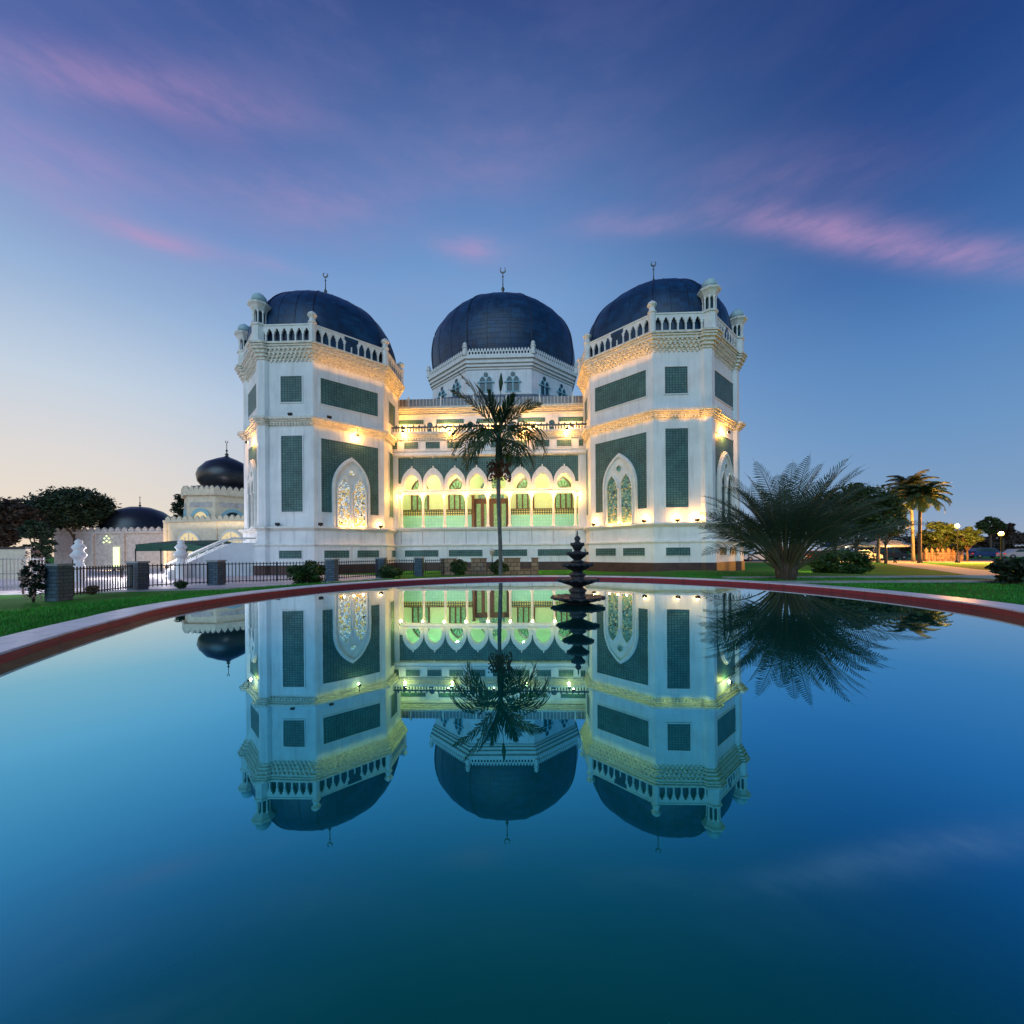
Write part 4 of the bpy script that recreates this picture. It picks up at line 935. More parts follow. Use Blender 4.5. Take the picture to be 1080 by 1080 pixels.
for i in range(34): a = i*2.4; r = .12; mb.tube([(dx+r*math.cos(a), dy+r*math.sin(a), dz-.02), (dx+1.3*r*math.cos(a), dy+1.3*r*math.sin(a), dz+.12+.2*(i/34)), (dx+1.5*r*math.cos(a), dy+1.5*r*math.sin(a), dz+.28+.25*(i/34))], [.03, .025, .008], 5)
mb.build('trunk', BARK, dp)
def coconut(px_, D, H, lean, label, leafm, lm, seed, crown=2.9, n=42):
    x, y = W(px_, D); t = thing('coconut_palm', label, 'palm', (x, y, 0), group='tall palms at the edge of the lawn'); r_ = random.Random(seed)
    mb = MB(); pts = [(x+lean*(k/10)**2, y, H*k/10) for k in range(11)]; mb.tube(pts, [.24]+[.17-.004*k for k in range(10)], 10); mb.build('trunk', lm, t)
    lf = MB(); rc = MB(); tp = Vector(pts[-1])
    for i in range(n):
        u = i/n; a = i*2.4+r_.uniform(-.2, .2); p = frond(lf, tp, a, R(78-95*u), crown*r_.uniform(.8, 1.05), 1.7, 34, .75, .10, r_, 5, .15, .45); rc.tube(p, [.035-.002*k for k in range(len(p))], 4)
    lf.build('fronds', leafm, t); rc.build('frond_stalks', STK, t)
    nb = MB()
    for i in range(9): a = i*.7; nb.lathe([(.01, -.14), (.1, -.08), (.12, .02), (.01, .14)], 8, Matrix.Translation((tp.x+.25*math.cos(a), tp.y+.25*math.sin(a), tp.z-.2)))
    nb.build('coconuts', FRUIT, t); return t, tp
t1, tp1 = coconut(970, 44, 7.2, .1, 'dark trunked coconut palm standing in front of the lamp-lit one', LEAF_MID, BARK, 3, 3.1)
t2, tp2 = coconut(963, 49, 8.9, -.3, 'tall coconut palm lit golden by a lamp behind the dark palm', LEAF_COCO, PBARK, 4, 3.4)
t3, tp3 = coconut(926, 47, 6.4, .3, 'pale coconut palm half hidden behind the dark broadleaf tree', LEAF_COCO, PBARK, 6, 3.4, 26)
def leafcloud(mb, c, rad, n, size, rnd, squash=.8, clumps=None):
    """leaf cards gathered in clumps through an uneven crown"""
    cl_ = clumps or max(8, int(n/90)); cs = []
    for _ in range(cl_):
        while True:
            q = Vector((rnd.uniform(-1, 1), rnd.uniform(-1, 1), rnd.uniform(-1, 1)))
            if .25 < q.length < 1: break
        q = q*(q.length**-.45); cs.append((Vector((q.x*rad, q.y*rad, q.z*rad*squash))*.86, rad*rnd.uniform(.20, .40)))
    for i in range(n):
        o_, r_ = cs[rnd.randrange(cl_)]
        d = Vector((rnd.gauss(0, 1), rnd.gauss(0, 1), rnd.gauss(0, 1))).normalized()*(rnd.random()**.4)*r_
        p = Vector(c)+o_+Vector((d.x, d.y, d.z*.75)); s_ = size*rnd.uniform(.6, 1.3)
        a = Vector((rnd.gauss(0, 1), rnd.gauss(0, 1), rnd.gauss(0, .6))).normalized(); b = a.cross(Vector((rnd.gauss(0, 1), rnd.gauss(0, 1), rnd.gauss(0, 1)))).normalized()
        mb.add([p-a*s_, p+b*s_*.38, p+a*s_, p-b*s_*.38], [(0, 1, 2, 3)])
    return cs
def tree(name, label, px_, D, H, crown, trunk_h, leafm, seed, n=9000, size=.22, squash=.8, trunk_r=.25, group=None, xy=None):
    x, y = xy or W(px_, D); t = thing(name, label, 'tree', (x, y, 0), group=group); r_ = random.Random(seed)
    lf = MB(); cz = H-crown*squash; cs = leafcloud(lf, (x, y, cz), crown, n, size, r_, squash); 
    mb = MB(); mb.tube([(x, y, -.1), (x+.05, y, trunk_h*.5), (x, y, trunk_h), (x, y, cz)], [trunk_r*1.3, trunk_r, trunk_r*.85, trunk_r*.3], 9)
    for i, (o_, _) in enumerate(cs[:12]): mb.tube([(x, y, trunk_h*(.8+.02*i)), (x+o_.x*.4, y+o_.y*.4, (trunk_h+cz+o_.z)/2), (x+o_.x*.9, y+o_.y*.9, cz+o_.z*.9)], [trunk_r*.45, trunk_r*.28, trunk_r*.08], 6)
    mb.build('trunk', BARK, t); lf.build('crown', leafm, t, uv=False); return t
def bush(label, px_, D, w_, h_, leafm, seed, n=2500, size=.09, z=0., group='bushes', name='bush'):
    x, y = W(px_, D); t = thing(name, label, 'bush', (x, y, z), group=group); r_ = random.Random(seed)
    lf = MB(); leafcloud(lf, (x, y, z+h_*.52), w_*.5, n, size, r_, h_/w_*.95, 40); lf.build('foliage', leafm, t, uv=False)
    mb = MB()
    for i in range(7): a = i*.9; mb.tube([(x, y, z-.05), (x+w_*.12*math.cos(a), y+w_*.12*math.sin(a), z+h_*.35), (x+w_*.3*math.cos(a), y+w_*.3*math.sin(a), z+h_*.7)], [.03, .02, .008], 5)
    mb.build('stems', BARK, t); return t
# ---- right side
tree('broadleaf_tree', 'dark leafy tree just right of the date palm', 903, 34, 7.2, 2.9, 1.9, LEAF_MID, 21, 8000, .17, .85, .14)
tree('broadleaf_tree', 'thin trunked leafy tree seen through the date palm fronds', 880, 38, 7.2, 2.6, 2.2, LEAF_MID, 22, 8000, .2, .95, .14)
tree('broadleaf_tree', 'small drooping tree beside the left street lamp', 990, 50, 5.2, 1.7, 1.6, LEAF_MID, 23, 3500, .2, 1.0, .12)
tree('broadleaf_tree', 'small tree right of the left street lamp', 1020, 48, 4.2, 1.2, 1.2, LEAF_MID, 24, 2500, .18, 1.1, .1)
tree('broadleaf_tree', 'far tree above the right street lamp', 1045, 95, 9.2, 2.2, 5, LEAF_MID, 25, 3000, .3, .95, .2)
tree('broadleaf_tree', 'far tapering tree right of the far tree above the street lamp', 1058, 98, 8.6, 2.0, 5, LEAF_RED, 26, 3000, .3, 1.2, .2)
tree('broadleaf_tree', 'leafy tree between the dark tree and the coconut palms', 934, 43, 6.3, 2.0, 2.0, LEAF_MID, 27, 5000, .19, .9, .12)
bush('large rounded clipped green bush beside the date palm', 885, 21.5, 2.75, 1.45, LEAF_BUSH, 31, 9000, .085)
bush('small dark spiky bush at the right edge of the lawn', 1067, 6.3, .5, .42, LEAF_DARK, 32, 2400, .045, terrain(*W(1067, 6.3)))
# ---- left side
tree('round_crowned_tree', 'big round crowned dark tree above the grey wall, largest on the left', 80, 52, 10.1, 3.9, 4.4, LEAF_DARK, 41, 13000, .24, .62, .3, group='dark trees behind the yard')
tree('round_crowned_tree', 'dark tree between the russet tree and the biggest tree', 44, 55, 9.6, 3.4, 3.5, LEAF_DARK, 42, 7000, .28, .85, .3, group='dark trees behind the yard')
tree('round_crowned_tree', 'russet brown tree at the left edge', -2, 46, 8.2, 3.3, 2.5, LEAF_RED, 43, 11000, .25, .85, .3, group='dark trees behind the yard')
tree('conical_tree', 'small dark conical tree left of the onion domed tomb', 196, 70, 12.6, 1.9, 5, LEAF_DARK, 44, 4500, .24, 1.7, .25)
tree('columnar_tree', 'tall dark narrow leafy tree behind the flowering shrub', 40, 30, 4.6, .9, 1.0, LEAF_DARK, 45, 5000, .14, 2.3, .12)
bush('dark green rounded bush in front of the left wing', 324, 18.6, 1.6, 1.15, LEAF_BUSH, 51, 5500, .075, group='bushes along the fence')
bush('low light green bush in front of the fence by the arcade', 411, 24.5, 1.5, .75, LEAF_BUSH, 52, 2600, .08, group='bushes along the fence')
bush('green bush left of the areca palm before the stone wall', 484, 25.5, 1.15, 1.15, LEAF_BUSH, 53, 2800, .075, group='bushes along the fence')
bush('green bush right behind the areca palm trunk', 526, 25.8, 1.2, 1.05, LEAF_MID, 54, 2800, .075, group='bushes along the fence')
bush('tiny russet plant at the foot of the fence by the lit paving', 97, 15.6, .42, .38, LEAF_RED, 55, 900, .04, group='small plants at the fence foot')
bush('tiny green and orange plant at the foot of the fence between two slate posts', 190, 17.8, .5, .42, LEAF_BUSH, 56, 900, .045, group='small plants at the fence foot')
fs = bush('speckled flowering shrub beside the first slate post', 35, 13.2, .55, 1.5, LEAF_DARK, 57, 2600, .06, name='flowering_shrub', group='shrubs')
fb = MB(); r_ = random.Random(9); x, y = W(35, 13.2)
for i in range(260):
    a = r_.uniform(0, 6.28); z = r_.uniform(.1, 1.7); r = .27*math.sqrt(max(.05, 1-((z-.85)/.95)**2)); fb.lathe([(.004, -.02), (.026, 0), (.004, .02)], 5, Matrix.Translation((x+r*math.cos(a), y+r*math.sin(a), z)))
fb.build('flowers', mat('blossom', (.55, .28, .24), .6, noise_=.4, nscale=5), fs)
# far belt of trees on the right horizon
mb = MB(); r_ = random.Random(77)
for k in range(46):
    px_ = 905+k*7.5; D = 118+r_.uniform(-6, 10); x, y = W(px_, D); h_ = r_.uniform(5.5, 7.6)
    leafcloud(mb, (x, y, h_*.42), h_*.62, 900, .5, r_, .85, 12)
tag(mb.build('tree_belt', LEAF_RED, uv=False), 'long low belt of dusky reddish trees on the right horizon', 'tree belt', kind='stuff')
# ================================================================== fences
def bars(mb, a, b, z0, z1, step=.13, r=.012, rails=(.08, .92)):
    a, b = Vector(a), Vector(b); Ln_ = (b-a).length; n = max(2, int(Ln_/step))
    for i in range(1, n): p = a.lerp(b, i/n); mb.box(p.x-r, p.x+r, p.y-r, p.y+r, z0, z1)
    M = frame((a.x, a.y), (b.x, b.y))
    for q in rails: z = z0+(z1-z0)*q; mb.box(0, Ln_, z-.02, z+.02, -.018, .018, M)
    mb.box(0, .04, z0, z1, -.02, .02, M); mb.box(Ln_-.04, Ln_, z0, z1, -.02, .02, M)
fn = thing('fence', 'black barred railing between slate block posts along the yard', 'fence', (*W(200, 18), 0))
post = [(62, 13.6, .46), (145, 17.6, .5), (228, 20, .52), (350, 22.0, .5), (402, 25.3, .52), (442, 26.4, .5)]
for px_, D, w_ in post:
    x, y = W(px_, D); mb = MB(); h = w_/2; mb.box(x-h, x+h, y-h, y+h, -.05, 1.17); pp = mb.build('post', SLATE, fn); mb = MB(); mb.box(x-h-.04, x+h+.04, y-h-.04, y+h+.04, 1.17, 1.25); mb.build('post_cap', KERB, pp)
for k in range(len(post)-1):
    a = Vector(W(post[k][0], post[k][1])); b = Vector(W(post[k+1][0], post[k+1][1])); d = (b-a).normalized(); a2 = a+d*(post[k][2]*.5+.1); b2 = b-d*(post[k+1][2]*.5+.1)
    nseg = 2 if k == 2 else 1
    for s_ in range(nseg):
        mb = MB(); p0 = a2.lerp(b2, s_/nseg); p1 = a2.lerp(b2, (s_+1)/nseg); bars(mb, p0, p1, .1, 1.12, .15, .014); mb.build('rail_panel', METAL, fn)
mb = MB(); a = Vector(W(442, 26.4)); b = Vector(W(468, 27.2)); bars(mb, a+Vector((.4, 0)), b, .1, 1.1, .14, .012); mb.build('rail_panel', METAL, fn)
gf = thing('fence', 'pale grey barred fence at the left edge before the cream wall', 'fence', (*W(15, 18), 0)); mb = MB(); bars(mb, W(-25, 17.6), W(47, 17.6), .05, 1.45, .16, .014, (.06, .5, .95)); mb.build('rail_panel', GMETAL, gf)
sw = thing('stone_wall', 'low brown rubble stone wall with posts before the arcade', 'wall', (*W(520, 27.5), 0))
for px_, w_ in ((473, 1.0), (505, 1.0), (540, 1.1), (564, .45)):
    x, y = W(px_, 27.5); mb = MB(); h = w_/2; mb.box(x-h, x+h, y-.25, y+.25, -.05, 1.08); mb.box(x-h-.04, x+h+.04, y-.3, y+.3, 1.08, 1.14); mb.build('stone_pier', STONE, sw)
x0, y0 = W(466, 27.5); x1, y1 = W(566, 27.5); mb = MB(); mb.box(x0, x1, y0+.02, y0+.3, -.05, .34); mb.box(x0, x1, y0-.02, y0+.34, .34, .38); mb.build('wall_base', STONE, sw)
# little lantern on the wall
x, y = W(519, 27.6); ln_ = thing('garden_lamp', 'small dark lantern on a short post between the stone piers', 'lamp', (x, y, 0)); mb = MB(); mb.tube([(x, y, 0), (x, y, 1.3)], .035, 8); mb.build('post', METAL, ln_)
mb = MB(); mb.lathe([(.05, 1.3), (.13, 1.36), (.17, 1.6), (.2, 1.62), (.1, 1.72), (.02, 1.8)], 8, Matrix.Translation((x, y, 0))); mb.build('lantern', GREYW, ln_)
# white gate pillars
def pillar(px_, D, label, s_=1.):
    x, y = W(px_, D); t = thing('gate_pillar', label, 'pillar', (x, y, 0), group='white finial pillars in the yard'); T = Matrix.Translation((x, y, 0))
    mb = MB(); mb.lathe([(.30, 0), (.30, .9), (.24, 1.0), (.22, 1.25), (.27, 1.35)], 8, T, R(22.5), False); mb.build('shaft', WHITE, t)
    mb = MB(); mb.lathe([(.26, 1.35), (.36, 1.5), (.38, 1.58), (.26, 1.72), (.22, 1.85), (.32, 1.98), (.32, 2.04), (.22, 2.16), (.15, 2.25), (.2, 2.34), (.12, 2.44), (.04, 2.5)], 16, T); mb.build('finial', WHITE, t)
pillar(83, 24, 'white tiered finial pillar before the grey wall'); pillar(191, 26, 'white tiered finial pillar beside the foot of the steps')
# ================================================================== left background buildings
def crenels(mb, a, b, z, h=.35, step=.7):
    M = frame(a, b); Ln_ = (Vector(b)-Vector(a)).length; n = int(Ln_/step); st = Ln_/n
    for k in range(n): c = (k+.5)*st; mb.plate([[(c-st*.4, z), (c+st*.4, z), (c+st*.4, z+h*.4), (c+st*.22, z+h*.7), (c, z+h), (c-st*.22, z+h*.7), (c-st*.4, z+h*.4)]], .2, M, -.2)
def zz_(y, D, px_=150): return CAMZ-(y-(583-.0079*(px_-520)))/F*D
D = 46; a = W(174, D); b = W(300, D-2.5); tz = zz_(549, D)
tm = thing('tomb_building', 'cream building with an octagonal drum and black onion dome left of the mosque', 'building', (*W(239, D), 0))
u_ = (Vector(b)-Vector(a)).normalized(); nb = Vector((u_.y, -u_.x))
mb = MB(); mb.prism(ccw([a, b, tuple(Vector(b)-nb*12), tuple(Vector(a)-nb*12)]), 0, tz); mb.build('wall', CREAM, tm)
mb = MB(); M = frame(a, b); LL = (Vector(b)-Vector(a)).length; mb.box(-.1, LL, tz-.25, tz, .0, .15, M); crenels(mb, a, b, tz, .45, .75)
for q in (0.15, LL*.44): mb.box(q-.2, q+.25, 0, tz-.25, 0, .12, M)
mb.build('parapet', CREAM, tm)
for px_ in (201, 246):
    c = (px_-174)/126*LL*1.0; z0 = zz_(576, D); z1 = zz_(562, D)
    mb = MB(); mb.plate([arch(c, z0-1.2, 1.45, z0, z1, 8)], .05, M, .01); wd = mb.build('window', YGLASS, tm)
    mb = MB(); mb.plate([arch(c, z0-1.25, 1.6, z0, z1+.2, 8), arch(c, z0-1.24, 1.42, z0, z1-.03, 8)], .12, M, .01)
    for q in (-1, -.5, 0, .5, 1): mb.box(c+q-.04, c+q+.04, z0-1.2, z1-.9*abs(q)-.1, .06, .1, M)
    mb.build('window_frame', TRIM, wd)
dc = Vector(W(240, D+5)); dcx, dcy = dc; k_ = (D+5)/F
dr_ = octa(dcx, dcy, 4.1); mb = MB(); mb.prism(dr_, tz-.5, zz_(519, D+1.5)); mb.build('drum', CREAM, tm)
mb = MB(); mb.prism(offset(dr_, .3), zz_(523, D+1), zz_(517, D+1))
for i in range(8): crenels(mb, offset(dr_, .3)[i], offset(dr_, .3)[(i+1) % 8], zz_(517, D+1), .45, .55)
mb.build('drum_parapet', CREAM, tm)
for i in range(8):
    M = frame(dr_[i], dr_[(i+1) % 8]); LL_ = (Vector(dr_[0])-Vector(dr_[1])).length; c = LL_/2; z0 = tz+.1
    mb = MB(); ao = [(c+1.25*math.cos(R(t)), z0+1.35*math.sin(R(t))) for t in range(0, 181, 15)]; ai = [(c+.85*math.cos(R(t)), z0+.95*math.sin(R(t))) for t in range(180, -1, -15)]
    mb.plate([ao+ai], .15, M, .01); mb.build('drum_arch', BLUET, tm)
    mb = MB(); mb.plate([ai[::-1]], .04, M, .01); mb.build('drum_window', GLASS_D if i % 2 else YGLASS, tm)
    mb = MB(); mb.box(c-1.3, c+1.3, z0+1.5, z0+2.05, .0, .05, M); mb.build('drum_panel', GREYW, tm)
zb = zz_(517, D+3); s1 = zz_(483, D+5)-zb
BLACKD = mat('black_dome', (.014, .017, .024), .35, spec=.7, noise_=.3)
mb = MB(); T = Matrix.Translation((dcx, dcy, zb)); mb.lathe([(3.9, -.1), (3.7, .25), (2.5, .35), (2.55, .5), (3.0, 1.1), (3.15, s1*.45), (2.95, s1*.6), (2.2, s1*.8), (1.1, s1*.93), (.35, s1), (.15, s1+.15)], 28, T); od = mb.build('onion_dome', BLACKD, tm)
finial(od, dcx, dcy, zb+s1, 2.1, .26)
# low grey building with flat dome
D = 52; a = W(57, D); b = W(178, D-1); tz = zz_(560.5, D)
lb_ = thing('low_building', 'low grey walled building with a wide dark flat dome and scalloped parapet', 'building', (*W(120, D), 0)); u_ = (Vector(b)-Vector(a)).normalized(); nb = Vector((u_.y, -u_.x))
mb = MB(); mb.prism(ccw([a, b, tuple(Vector(b)-nb*10), tuple(Vector(a)-nb*10)]), 0, tz); mb.build('wall', GREYW, lb_)
M = frame(a, b); LL = (Vector(b)-Vector(a)).length; mb = MB(); mb.box(-.1, LL, tz-.3, tz, 0, .18, M); crenels(mb, a, b, tz, .55, .9)
for q in (5.4, 9.6): mb.box(q-.25, q+.25, 0, tz-.3, 0, .2, M)
mb.build('parapet', GREYW, lb_)
mb = MB(); mb.plate([arch(7.5, 0, 1.3, 2.2, 3.7)], .05, M, .01); dr = mb.build('doorway', GREYW, lb_)
mb = MB(); mb.box(8.3, 9.1, .1, 2.6, .1, .16, M); mb.build('lit_door', DOORLIT, dr)
mb = MB()
for i, (q, z) in enumerate([(7.6, 4.0), (7.3, 3.7), (7.9, 3.7), (7.6, 3.4), (7.2, 3.2), (8.0, 3.2)]): mb.lathe([(.02, -.12), (.12, 0), (.02, .12)], 8, Matrix.Translation(tuple(M @ Vector((q, z, .3)))))
mb.build('star_lamp', DOORLIT, dr)
dcx, dcy = W(148, D+5); zb = tz+.2; s1 = zz_(534.5, D+5)-zb
mb = MB(); mb.lathe([(4.3, -.3), (4.25, 0), (4.25, .3), (4.05, s1*.35), (3.5, s1*.6), (2.5, s1*.83), (1.2, s1*.97), (.1, s1)], 28, Matrix.Translation((dcx, dcy, zb)), smooth=True); od = mb.build('flat_dome', BLACKD, lb_); finial(od, dcx, dcy, zb+s1-.05, 1.5, .2)
# lane wall left edge
a = W(-40, 27); b = W(27, 27); wl_ = thing('garden_wall', 'cream garden wall with dark cap at the left edge', 'wall', (*W(5, 27), 0)); M = frame(a, b); LL = (Vector(b)-Vector(a)).length
mb = MB(); mb.box(0, LL, 0, 2.0, -.3, 0, M); mb.build('wall', CREAM, wl_); mb = MB(); mb.box(-.05, LL+.05, 2.0, 2.15, -.36, .06, M); mb.build('wall_cap', FIX, wl_)
# green awning
AWN = mat('green_canvas', (.012, .07, .045), .7, noise_=.2); aw = thing('awning', 'long dark green canvas awning on thin posts in the yard', 'awning', (*W(185, 38), 0))
zt = zz_(573, 38); mb = MB(); p0 = Vector(W(143, 38)); p1 = Vector(W(226, 36.5)); pm = p0.lerp(p1, .5)
q0, q1 = p0+Vector((0, 4)), p1+Vector((0, 4)); v = []
for t in range(9):
    a = p0.lerp(p1, t/8); b = q0.lerp(q1, t/8); s_ = -.0*(t) - .35*max(0, (t-5)/3)**2*2.2
    v += [(a.x, a.y, zt-.75+s_), (a.x, a.y, zt-.1+s_), (b.x, b.y, zt+.35+s_)]
f = []
for t in range(8): f += [(3*t, 3*t+3, 3*t+4, 3*t+1), (3*t+1, 3*t+4, 3*t+5, 3*t+2)]
mb.add(v, f); mb.build('canopy', AWN, aw)
for t in (0, .33, .66, 1):
    a = p0.lerp(p1, t); mb = MB(); mb.tube([(a.x, a.y, 0), (a.x, a.y, zt-.5)], .05, 6); mb.build('pole', METAL, aw)
mb = MB(); a = p0.lerp(p1, .42); b = p1; Mx = frame((a.x, a.y+2.5), (b.x, b.y+2.5)); mb.box(0, (b-a).length, 0, zt-.9, -.1, 0, Mx); mb.build('side_curtain', AWN, aw)
# ================================================================== right background: parked cars, tents, lamps
PAINT = {n: mat(n+'_car_paint', c, .25, .2) for n, c in {'white': (.7, .7, .7), 'silver': (.4, .42, .44), 'dark': (.03, .03, .035), 'red': (.3, .02, .02), 'blue': (.03, .07, .2)}.items()}
RUB = mat('tyre_rubber', (.015, .015, .015), .8); HL = mat('headlight_glass', (.9, .9, .85), .1); TL = mat('tail_light', (.5, .01, .01), .3, emit=(1, .05, .02), estr=.6)
def car(kind, paint, label, loc, rz):
    t = thing('parked_car', label, 'car', (0, 0, 0), group='cars parked along the street'); Lh, Wh = 2.15, .85
    body = [(-Lh, .35), (-Lh+.05, .8), (-Lh+.35, .92)] + ([(-1.25, .98), (-.75, 1.42), (.45, 1.44), (1.0, 1.0)] if kind == 0 else [(-1.9, 1.1), (-1.75, 1.62), (.5, 1.66), (1.15, 1.05)]) + [(Lh-.25, .85), (Lh, .65), (Lh, .32), (1.75, .28), (1.62, .55), (1.35, .66), (1.08, .55), (.95, .28), (-.95, .28), (-1.08, .55), (-1.35, .66), (-1.62, .55), (-1.75, .28)]
    Mx = Matrix(((1, 0, 0, 0), (0, 0, -1, Wh), (0, 1, 0, 0), (0, 0, 0, 1)))
    mb = MB(); mb.plate([body[::-1]], 2*Wh, Mx); mb.build('body', paint, t)
    gp = [(-1.15, 1.0), (-.7, 1.37), (.4, 1.39), (.88, 1.02)] if kind == 0 else [(-1.8, 1.12), (-1.66, 1.54), (.45, 1.58), (1.0, 1.08)]
    mb = MB(); mb.plate([gp[::-1]], 2*Wh+.02, Matrix(((1, 0, 0, 0), (0, 0, -1, Wh+.01), (0, 1, 0, 0), (0, 0, 0, 1)))); mb.build('side_window', GLASS_D, t)
    for sx in (-1.35, 1.35):
        for sy in (-1, 1):
            mb = MB(); Mw = Matrix.Translation((sx, sy*(Wh-.08), .31)) @ Matrix.Rotation(R(90), 4, 'X'); mb.lathe([(.2, -.1), (.31, -.09), (.31, .09), (.2, .1)], 18, Mw); wh = mb.build('wheel', RUB, t)
            mb = MB(); mb.lathe([(.05, -.105), (.19, -.102), (.19, .102), (.05, .105)], 10, Mw); mb.build('rim', GMETAL, wh)
    for sy in (-.6, .6):
        mb = MB(); mb.box(Lh-.06, Lh+.012, sy-.17, sy+.17, .6, .74); mb.build('headlight', HL, t); mb = MB(); mb.box(-Lh-.012, -Lh+.06, sy-.15, sy+.15, .7, .84); mb.build('tail_light', TL, t)
    t.location = loc; t.rotation_euler = (0, 0, rz); return t
cars = [(800, 56, 0, 'white', 'white saloon car nearest the mosque in the parked row'), (830, 57, 1, 'silver', 'silver van behind the date palm stalks'), (858, 58, 0, 'red', 'dark red saloon car behind the rounded bush'), (908, 57, 0, 'white', 'white saloon car below the blue tent'), (938, 60, 1, 'dark', 'dark van between the tent and the palms'), (1000, 66, 0, 'silver', 'silver car on the street behind the left street lamp'), (1040, 64, 1, 'blue', 'blue van on the street between the street lamps'), (1075, 60, 0, 'silver', 'silver car on the street at the right edge')]
for px_, D, k, pn, lab in cars:
    x, y = W(px_, D); car(k, PAINT[pn], lab, (x, y, .02), R(-10) if px_ < 950 else R(-12))
def tent(px_, D, w_, col_, label):
    x, y = W(px_, D); t = thing('market_tent', label, 'tent', (x, y, 0), group='tents by the street'); h = w_/2
    mb = MB(); mb.add([(x-h, y-1.5, 2.1), (x+h, y-1.5, 2.1), (x+h, y+1.5, 2.1), (x-h, y+1.5, 2.1), (x-h*.5, y, 2.8), (x+h*.5, y, 2.8), (x-h, y-1.5, 1.85), (x+h, y-1.5, 1.85), (x+h, y+1.5, 1.85), (x-h, y+1.5, 1.85)], [(0, 1, 5, 4), (1, 2, 5), (2, 3, 4, 5), (3, 0, 4), (6, 7, 1, 0), (7, 8, 2, 1), (8, 9, 3, 2), (9, 6, 0, 3)]); mb.build('canopy', col_, t)
    for sx in (-1, 1):
        for sy in (-1.4, 1.4): mb = MB(); mb.tube([(x+sx*(h-.1), y+sy, 0), (x+sx*(h-.1), y+sy, 2.1)], .04, 6); mb.build('pole', METAL, t)
    mb = MB(); mb.lathe([(.02, 1.8), (.11, 1.9), (.02, 2.0)], 10, Matrix.Translation((x-1, y-1.2, 0))); mb.build('added_bulb', LAMPW, t); light('tent_fill', (-1, -1.5, 1.7), 130, (1, .65, .3), .1, t)  # bulb and light added to brighten the street round the tents
tent(893, 52, 4.6, mat('blue_canvas', (.03, .10, .30), .6), 'blue canvas tent under the leafy tree'); tent(935, 55, 4.6, mat('pale_canvas', (.45, .5, .55), .6), 'pale grey canvas tent right of the blue one')
def street_lamp(px_, D, H, label, watts, lampy):
    x, y = W(px_, D); t = thing('street_lamp', label, 'lamp', (x, y, 0), group='lit globe street lamps')
    mb = MB(); mb.lathe([(.2, 0), (.2, .2), (.1, .35), (.08, .9), (.055, 1.0), (.05, H-.25), (.12, H-.2)], 10, Matrix.Translation((x, y, 0))); mb.build('post', METAL, t)
    mb = MB(); mb.lathe([(.04, H-.25), (.17, H-.13), (.22, H+.0), (.17, H+.15), (.03, H+.22)], 14, Matrix.Translation((x, y, 0))); mb.build('globe', LAMPW, t)
    light('street_light', (0, 0, H+.5), watts, (1, .52, .12), .2, t)
street_lamp(1009.7, 44, zz_(555, 44, 1010), 'tall lit street lamp beside the drooping tree, left of the pair', 2600, 0)
street_lamp(1056, 41, zz_(563, 41, 1056), 'lit street lamp on a dark post at the right edge, right of the pair', 2400, 0)
# floods added to light the palms and the yard buildings
def added_flood(px_, D, label, watts, aim, col_=(1, .58, .18), sp=80):
    x, y = W(px_, D); t = thing('ground_floodlight', label, 'floodlight', (x, y, 0), group='added floodlights'); mb = MB(); mb.box(x-.15, x+.15, y-.1, y+.1, 0, .06); mb.box(x-.12, x+.12, y-.06, y+.06, .06, .25); mb.build('housing', FIX, t)
    light('flood_beam', (0, 0, .4), watts, col_, .12, t, sp, (aim[0]-x, aim[1]-y, aim[2]), .6); return t
added_flood(944, 45.4, 'added floodlight in front of the golden lit palm', 3500, (tp2.x, tp2.y, 8.6), sp=60)
added_flood(915, 45.0, 'added floodlight on the lawn below the half hidden palm', 1600, (tp3.x, tp3.y, 7), sp=50)
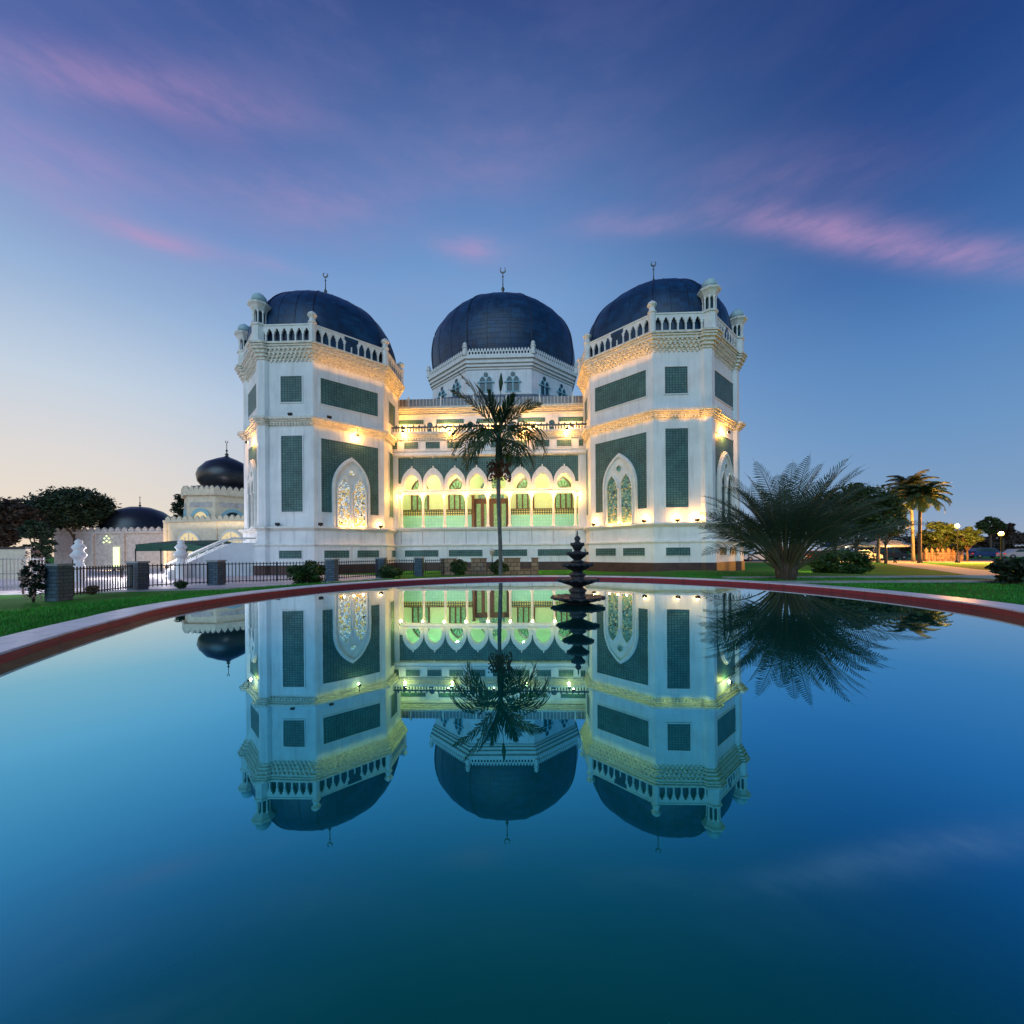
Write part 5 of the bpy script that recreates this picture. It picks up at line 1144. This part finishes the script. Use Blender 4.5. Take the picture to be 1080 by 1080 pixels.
# low cream planters near the lamps
for px_, D, w_, lab in ((985, 50, 2.6, 'low cream carved planter left of the three by the lamp'), (1002, 50.5, 2.0, 'low cream carved planter below the left street lamp')):
    x, y = W(px_, D); t = thing('planter', lab, 'planter', (x, y, 0), group='cream planters'); mb = MB(); mb.box(x-w_/2, x+w_/2, y-.4, y+.4, 0, 1.1)
    for q in range(5): mb.lathe([(.12, 0), (.18, .5), (.12, 1.1), (.2, 1.3), (.02, 1.7)], 8, Matrix.Translation((x-w_/2+q*w_/4, y-.4, 0)))
    mb.build('planter_body', STONE, t); mb = MB(); leafcloud(mb, (x, y, 1.5), w_*.5, 900, .12, random.Random(int(px_)), .5, 10); mb.build('foliage', LEAF_MID, t, uv=False)
# soft lamp added to wash the grass beside the right wing in yellow
x, y = G(858, 603); yl = thing('ground_floodlight', 'added floodlight on the yellow lit grass beside the right wing', 'floodlight', (x, y, 0), group='added floodlights'); mb = MB(); mb.box(x-.12, x+.12, y-.08, y+.08, 0, .2); mb.build('housing', FIX, yl); light('flood_beam', (0, 0, 1.2), 55, (1, .75, .2), .2, yl)

for px_, py_, w_, lab in ((560, 612, 34, 'added floodlight on the grass in front of the stone wall'), (655, 612, 42, 'added floodlight on the grass strip before the right wing, nearer the fountain'), (715, 612, 42, 'added floodlight on the grass strip under the right wing front')):
    x, y = G(px_, py_); t = thing('ground_floodlight', lab, 'floodlight', (x, y, 0), group='added floodlights'); mb = MB(); mb.box(x-.08, x+.08, y-.05, y+.05, 0, .12); mb.build('housing', FIX, t); light('flood_beam', (0, 0, .9), w_, (1, .82, .25), .2, t)  # added to light the grass strip yellow
added_flood(212, 37, 'added floodlight in the yard shining on the onion domed tomb', 900, (*W(235, 46), 7), (1, .82, .55), 95)  # added to warm the tomb's cream walls
added_flood(120, 40, 'added floodlight in the yard shining on the low domed building', 800, (*W(125, 52), 3), (1, .8, .62), 110)  # added to warm the low building's front

for px_, D, w_, lab in ((24, 16.6, 60, 'small white floodlight on the paving beside the flowering shrub'), (128, 27, 170, 'added white floodlight on the yard paving behind the fence'), (176, 31, 150, 'added white floodlight on the paving before the green awning')):
    x, y = W(px_, D); t = thing('ground_floodlight', lab, 'floodlight', (x, y, 0), group='white yard floodlights'); mb = MB(); mb.tube([(x, y, 0), (x, y, .5)], .03, 6); mb.build('post', METAL, t)
    mb = MB(); mb.box(x-.12, x+.12, y-.06, y+.06, .5, .68); mb.build('housing', FIX, t); light('flood_beam', (0, 0, 1.5), w_, (1, .93, 1), .15, t)  # the two farther ones are added to brighten the paving
